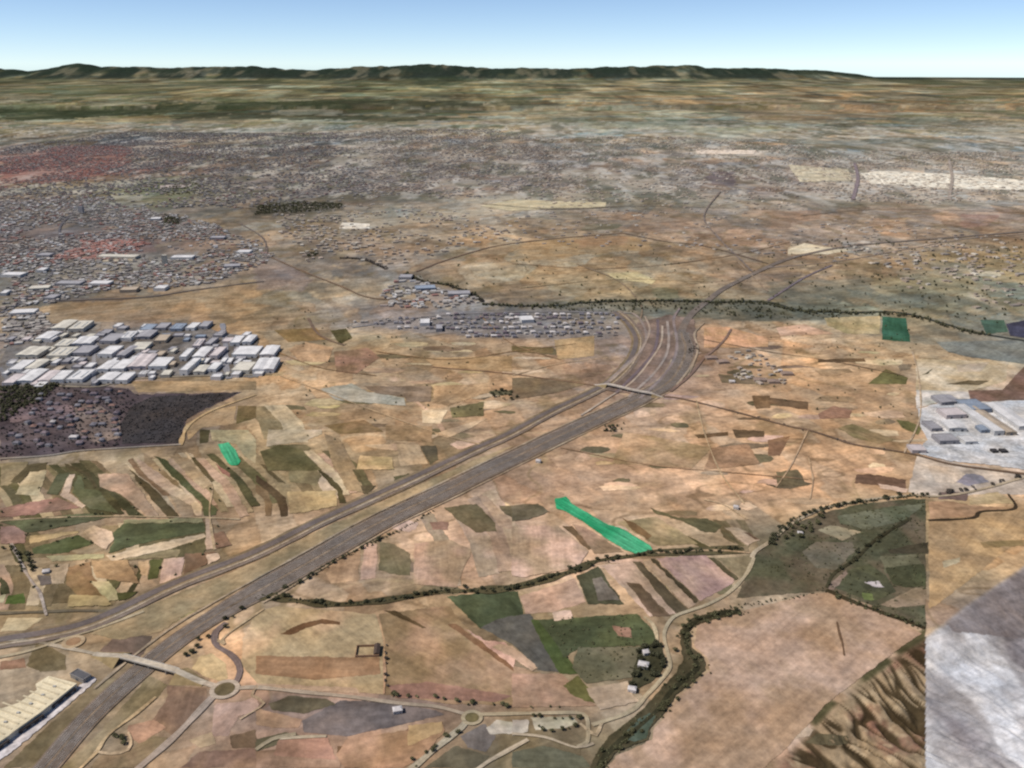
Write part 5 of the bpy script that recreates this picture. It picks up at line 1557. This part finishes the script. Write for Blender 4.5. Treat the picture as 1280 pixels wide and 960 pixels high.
tree_line([(510,960),(545,933),(572,908)], 9, 3, 5.5, "olive", "olive tree along the road leaving the lower roundabout", "trees at the lower roundabout", 4, .8)
tree_area(Z8([(40,420),(120,350),(240,300),(300,300),(240,370),(140,420)]), 22, 4, 7, "olive", "olive tree in the grove beside the pale cottage", "grove by the cottage")
tree_line([(1138,648),(1095,675),(1068,700),(1042,718),(1033,735)], 10, 4, 6, "dark", "dark tree along the thin stream in the green basin", "trees in the green basin", 3, .7)
tree_line([(1036,740),(1060,751),(1090,763),(1130,778),(1152,788)], 6, 3.5, 6, "olive", "olive bush along the lower edge of the green basin", "bushes below the green basin", 4, .8)
tree_line([(890,510),(940,521),(985,533),(1042,548),(1072,557),(1135,567)], 30, 3, 5, "brown", "brown bush along the dark country road right of the interchange", "bushes of the country road", 4, .6)
tree_area([(754,532),(780,530),(778,538),(756,541)], 14, 4, 7, "dark", "dark tree in the clump just below the motorway", "clump below the motorway")
tree_area([(861,424),(869,420),(873,440),(866,452),(860,444)], 16, 4, 7, "brown", "brown tree in the clump hugging the outer side of the interchange", "clump by the interchange")
tree_area([(613,490),(640,486),(650,490),(645,500),(616,503)], 24, 4, 8, "dark", "dark tree in the clump between old road and pale site", "clump left of the old road")
tree_area([(1062,640),(1072,637),(1100,640),(1080,650)], 6, 3, 5, "olive", "olive bush beside the tan parcel in the green basin", "bushes by the tan parcel")
tree_area(B0([(560,640),(640,640),(650,690),(560,690)]), 8, 3, 5, "olive", "olive bush inside the looping dirt track", "bushes in the track loop")
# woods and hedges seen only as a mass
far = []
def mass_area(px, n, hmin, hmax, tone):
    W = np.stack(ground([p[0] for p in px], [p[1] for p in px]), 1)
    lo, hi = W.min(0), W.max(0)
    P = RNG.uniform(lo, hi, (n * 6, 2)); P = P[pip(P[:, 0], P[:, 1], W)][:n]
    for x, y in P: far.append((x, y, random.uniform(hmin, hmax), tone))
def mass_line(px, spacing, hmin, hmax, tone, spread):
    p = path_of(px, spacing)
    for x, y in p: far.append((x + random.gauss(0, spread), y + random.gauss(0, spread), random.uniform(hmin, hmax), tone))
mass_area(M0([(610,660),(600,560),(660,470),(760,425),(1190,405),(990,500),(925,545),(898,655)]), 620, 2, 4.4, "slate")
mass_area(M0([(0,385),(370,368),(640,390),(700,420),(600,560),(600,670),(350,695),(0,735)]), 700, 2.5, 5.5, "slate")
mass_area(M0([(0,372),(300,365),(200,450),(0,560)]), 300, 5, 9, "dark")
mass_line([(603,381),(680,384),(740,379),(820,377),(900,379),(958,380),(1000,390),(1070,392),(1140,396),(1180,407),(1230,420)], 5, 6, 11, "dark", 9)
mass_area([(680,384),(820,378),(960,378),(1060,388),(1050,398),(940,398),(860,392),(700,390)], 260, 4, 8, "dark")
mass_line([(425,323),(456,325),(482,337)], 6, 5, 9, "brown", 5)
mass_line([(507,342),(533,353),(557,356),(588,367),(602,376)], 5, 5, 9, "dark", 7)
mass_area([(380,315),(398,315),(394,322),(384,322)], 30, 5, 9, "dark")
mass_area(F1([(0,70),(240,50),(430,60),(430,85),(200,105),(0,115)]), 500, 6, 12, "dark")
mass_area([(205,268),(226,275),(222,282),(206,282)], 120, 6, 10, "dark")
mass_area([(200,236),(240,226),(260,240),(210,246)], 140, 6, 11, "olive")
mass_area([(540,335),(780,300),(960,340),(900,372),(620,372)], 90, 4, 8, "olive")
mass_area([(960,300),(1280,300),(1280,410),(960,372)], 300, 4, 9, "dark")
mass_area([(960,400),(1150,410),(1150,540),(960,500)], 60, 3, 6, "olive")
mass_area([(340,380),(640,420),(640,540),(340,560)], 70, 3, 6, "olive")
mass_area([(0,600),(300,580),(260,740),(0,750)], 40, 3, 6, "olive")

mass_line(STREAM2, 3.6, 1.4, 4, "dark", 3.2)
mass_line([(925,765),(900,768),(872,777),(857,790),(858,806),(866,822),(872,835),(858,848),(838,866),(822,888),(800,908),(775,928),(757,945),(748,962)], 4.0, 1.2, 3.4, "olive", 6)
mass_line([(872,777),(905,764),(932,757),(985,748),(1012,742),(1033,739)], 3.4, 1.2, 3.4, "dark", 3)
mass_line([(1033,738),(1060,750),(1090,762),(1130,776),(1156,787)], 3.0, 1.2, 3.6, "dark", 4)
mass_line([(960,681),(985,656),(1030,636),(1072,628),(1135,621),(1157,620)], 3.0, 2, 5, "dark", 3)
mass_line([(352,737),(378,726),(400,712),(420,701),(450,687),(478,673),(500,663),(540,640)], 3.0, 1.5, 4, "dark", 2)
mass_area([(940,715),(985,662),(1072,632),(1157,626),(1157,782),(1040,738)], 420, 1.2, 3.2, "olive")
mass_area(B2([(130,60),(620,30),(700,110),(740,340),(600,360),(380,380)]), 160, 1.2, 3, "olive")
cands.sort(key=lambda c: -c[0])
NIND = 292
protos = {}
for k, (ap, x, y, h, tone, label, group) in enumerate(cands):
    if k >= NIND:
        far.append((x, y, h, tone)); continue
    z = float(height(np.array([x]), np.array([y]))[0])
    root = empty("tree" if "bush" not in label else "bush", (x, y, z + .3), random.uniform(0, 6.28))
    s = h * random.uniform(.95, 1.05)
    root.scale = (s * random.uniform(1.15, 1.75), s * random.uniform(1.15, 1.75), s)
    tag(root, label, "bush" if "bush" in label else "tree", group)
    ci = random.choice(CROWNS[tone])
    key = ci.name
    if key not in protos:
        c = bpy.data.objects.new("crown", ci); t = bpy.data.objects.new("trunk", TRUNK); protos[key] = (c, t)
    else:
        c, t = (q.copy() for q in protos[key])
    for q in (c, t):
        COL.objects.link(q); q.parent = root

def mass_mesh(name, items):
    n = len(items)
    A = np.array([(x, y, h) for x, y, h, _ in items])
    z = height(A[:, 0], A[:, 1])
    K = 2
    V = np.zeros((n, K, 12, 3)); C = np.zeros((n, K, 12, 3))
    for j in range(K):
        off = RNG.normal(0, .22, (n, 3)) * A[:, 2:3] * np.array([1, 1, .35])
        sc = A[:, 2] * RNG.uniform(.28, .48, n)
        V[:, j] = ICO_V[None] * sc[:, None, None] * RNG.uniform(.65, 1.25, (n, 12, 1)) + (np.column_stack([A[:, :2], z + A[:, 2] * .5]) + off)[:, None, :]
        tn = np.array([TONES[t] for *_, t in items])
        C[:, j] = (tn * RNG.uniform(.7, 1.35, (n, 1)))[:, None, :]
    V = V.reshape(-1, 3); C = C.reshape(-1, 3)
    F = (ICO_F[None] + (np.arange(n * K) * 12)[:, None, None]).reshape(-1, 3)
    me = bpy.data.meshes.new(name); me.from_pydata(V.tolist(), [], F.tolist()); me.update(); set_cols(me, C)
    link(name, me, M_LEAF, kind="stuff")
mass_mesh("distant_trees", far)

# ------------------------------------------------------------------ the city beyond, as one mass of roofs
def town(name, zones):
    Xs = []
    for poly, n, smin, smax, hmin, hmax, pal in zones:
        if n > 1000: n = int(n * 1.8); smax *= .9
        W = np.stack(ground([p[0] for p in poly], [p[1] for p in poly]), 1)
        lo, hi = W.min(0), W.max(0)
        P = RNG.uniform(lo, hi, (n * 5, 2)); P = P[pip(P[:, 0] + 90 * fbm(P[:, 0] / 300, P[:, 1] / 300, 407, 3), P[:, 1] + 160 * fbm(P[:, 0] / 300, P[:, 1] / 300, 409, 3), W)]
        cl = fbm(P[:, 0] / 330, P[:, 1] / 330, 401, 3)
        P = P[cl + RNG.uniform(-.35, .35, len(P)) > -.12][:n]
        m = len(P)
        pal = np.array(pal, float)
        # neighbouring roofs share a colour
        idx = ((fbm(P[:, 0] / 200, P[:, 1] / 200, 403, 3) * 1.6 + .5 + RNG.uniform(-.3, .3, m)) * len(pal)).astype(int) % len(pal)
        c = lin(np.clip(pal[idx] * RNG.uniform(.86, 1.12, (m, 1)), 0, 250))
        Xs.append(np.column_stack([P, RNG.uniform(smin, smax, m), RNG.uniform(smin, smax, m) * .7, RNG.uniform(hmin, hmax, m) * .75, c]))
    A = np.vstack(Xs); n = len(A)
    z = height(A[:, 0], A[:, 1])
    ang = .25 + np.round(RNG.uniform(0, 1, n)) * math.pi / 2 + RNG.normal(0, .12, n)
    cs, sn = np.cos(ang), np.sin(ang)
    cor = np.array([(-.5, -.5), (.5, -.5), (.5, .5), (-.5, .5)])
    V = np.zeros((n, 8, 3)); C = np.zeros((n, 8, 3))
    for k in range(4):
        lx = cor[k, 0] * A[:, 2]; ly = cor[k, 1] * A[:, 3]
        px = A[:, 0] + lx * cs - ly * sn; py = A[:, 1] + lx * sn + ly * cs
        V[:, k] = np.column_stack([px, py, z - 1]); V[:, k + 4] = np.column_stack([px, py, z + A[:, 4]])
        C[:, k] = A[:, 5:8]; C[:, k + 4] = A[:, 5:8]
    F = np.array([(0, 1, 5, 4), (1, 2, 6, 5), (2, 3, 7, 6), (3, 0, 4, 7), (4, 5, 6, 7)])
    Fa = (F[None] + (np.arange(n) * 8)[:, None, None]).reshape(-1, 4)
    me = bpy.data.meshes.new(name); me.from_pydata(V.reshape(-1, 3).tolist(), [], Fa.tolist()); me.update()
    set_cols(me, C.reshape(-1, 3))
    link(name, me, M_WALL, kind="stuff")
GREYS = [(108,102,102), (126,120,118), (140,134,128), (98,92,96), (150,146,140), (118,108,102)]
REDS = [(168,92,82), (150,84,76), (134,96,90), (180,112,100)]
BEIGE = [(160,146,130), (178,166,150), (142,128,116), (150,132,118), (196,186,172), (120,112,106)]
MIXL = GREYS + [(140,104,98), (176,172,168), (200,196,192)]
GREYS = [(152,144,136), (164,156,148), (142,134,128), (180,172,162), (132,124,120), (160,146,136)]
REDS = [(172,124,112), (164,116,104), (158,126,116), (184,136,122)]
BEIGE = [(176,160,142), (188,174,156), (164,148,134), (170,152,136), (200,190,174), (150,140,130)]
MIXL = GREYS + [(156,118,108), (186,180,174), (206,202,198)]
town("distant_town", [
 ([(0,250),(120,245),(300,285),(335,325),(250,362),(120,370),(0,392)], 2600, 8, 22, 3, 8, MIXL),
 ([(0,185),(160,165),(430,165),(460,250),(320,262),(100,256),(0,250)], 6500, 8, 24, 3, 10, GREYS + GREYS + [(150,120,112)]),
 ([(0,200),(80,182),(158,184),(160,205),(120,225),(0,235)], 2600, 8, 20, 3, 6, REDS),
 ([(88,305),(190,300),(195,318),(90,326)], 420, 9, 20, 5, 8, REDS),
 ([(430,165),(650,160),(700,200),(680,250),(440,245)], 2600, 9, 26, 3, 8, GREYS + BEIGE),
 ([(650,170),(1000,175),(1060,250),(900,290),(680,250)], 1500, 9, 28, 3, 7, BEIGE),
 ([(1000,190),(1280,190),(1280,260),(1060,255)], 1001, 9, 28, 3, 7, BEIGE),
 ([(340,272),(560,262),(640,290),(500,330),(380,330)], 420, 9, 24, 5, 9, BEIGE),
 ([(490,345),(560,360),(600,380),(560,385),(480,380)], 160, 9, 24, 5, 9, MIXL),
 ([(440,402),(560,390),(780,388),(785,405),(740,420),(600,422),(520,414)], 130, 7, 14, 4, 7, GREYS),
 ([(1050,300),(1280,310),(1280,390),(1180,390)], 160, 9, 26, 4, 8, BEIGE),
 ([(340,255),(1000,260),(1280,300),(1280,330),(960,320),(600,300),(340,300)], 420, 8, 24, 2, 6, BEIGE + GREYS),
 ([(885,440),(960,450),(965,480),(900,478)], 50, 6, 14, 4, 6, BEIGE),
 ([(0,395),(60,392),(110,405),(30,428),(0,440)], 160, 8, 26, 4, 8, MIXL),
])
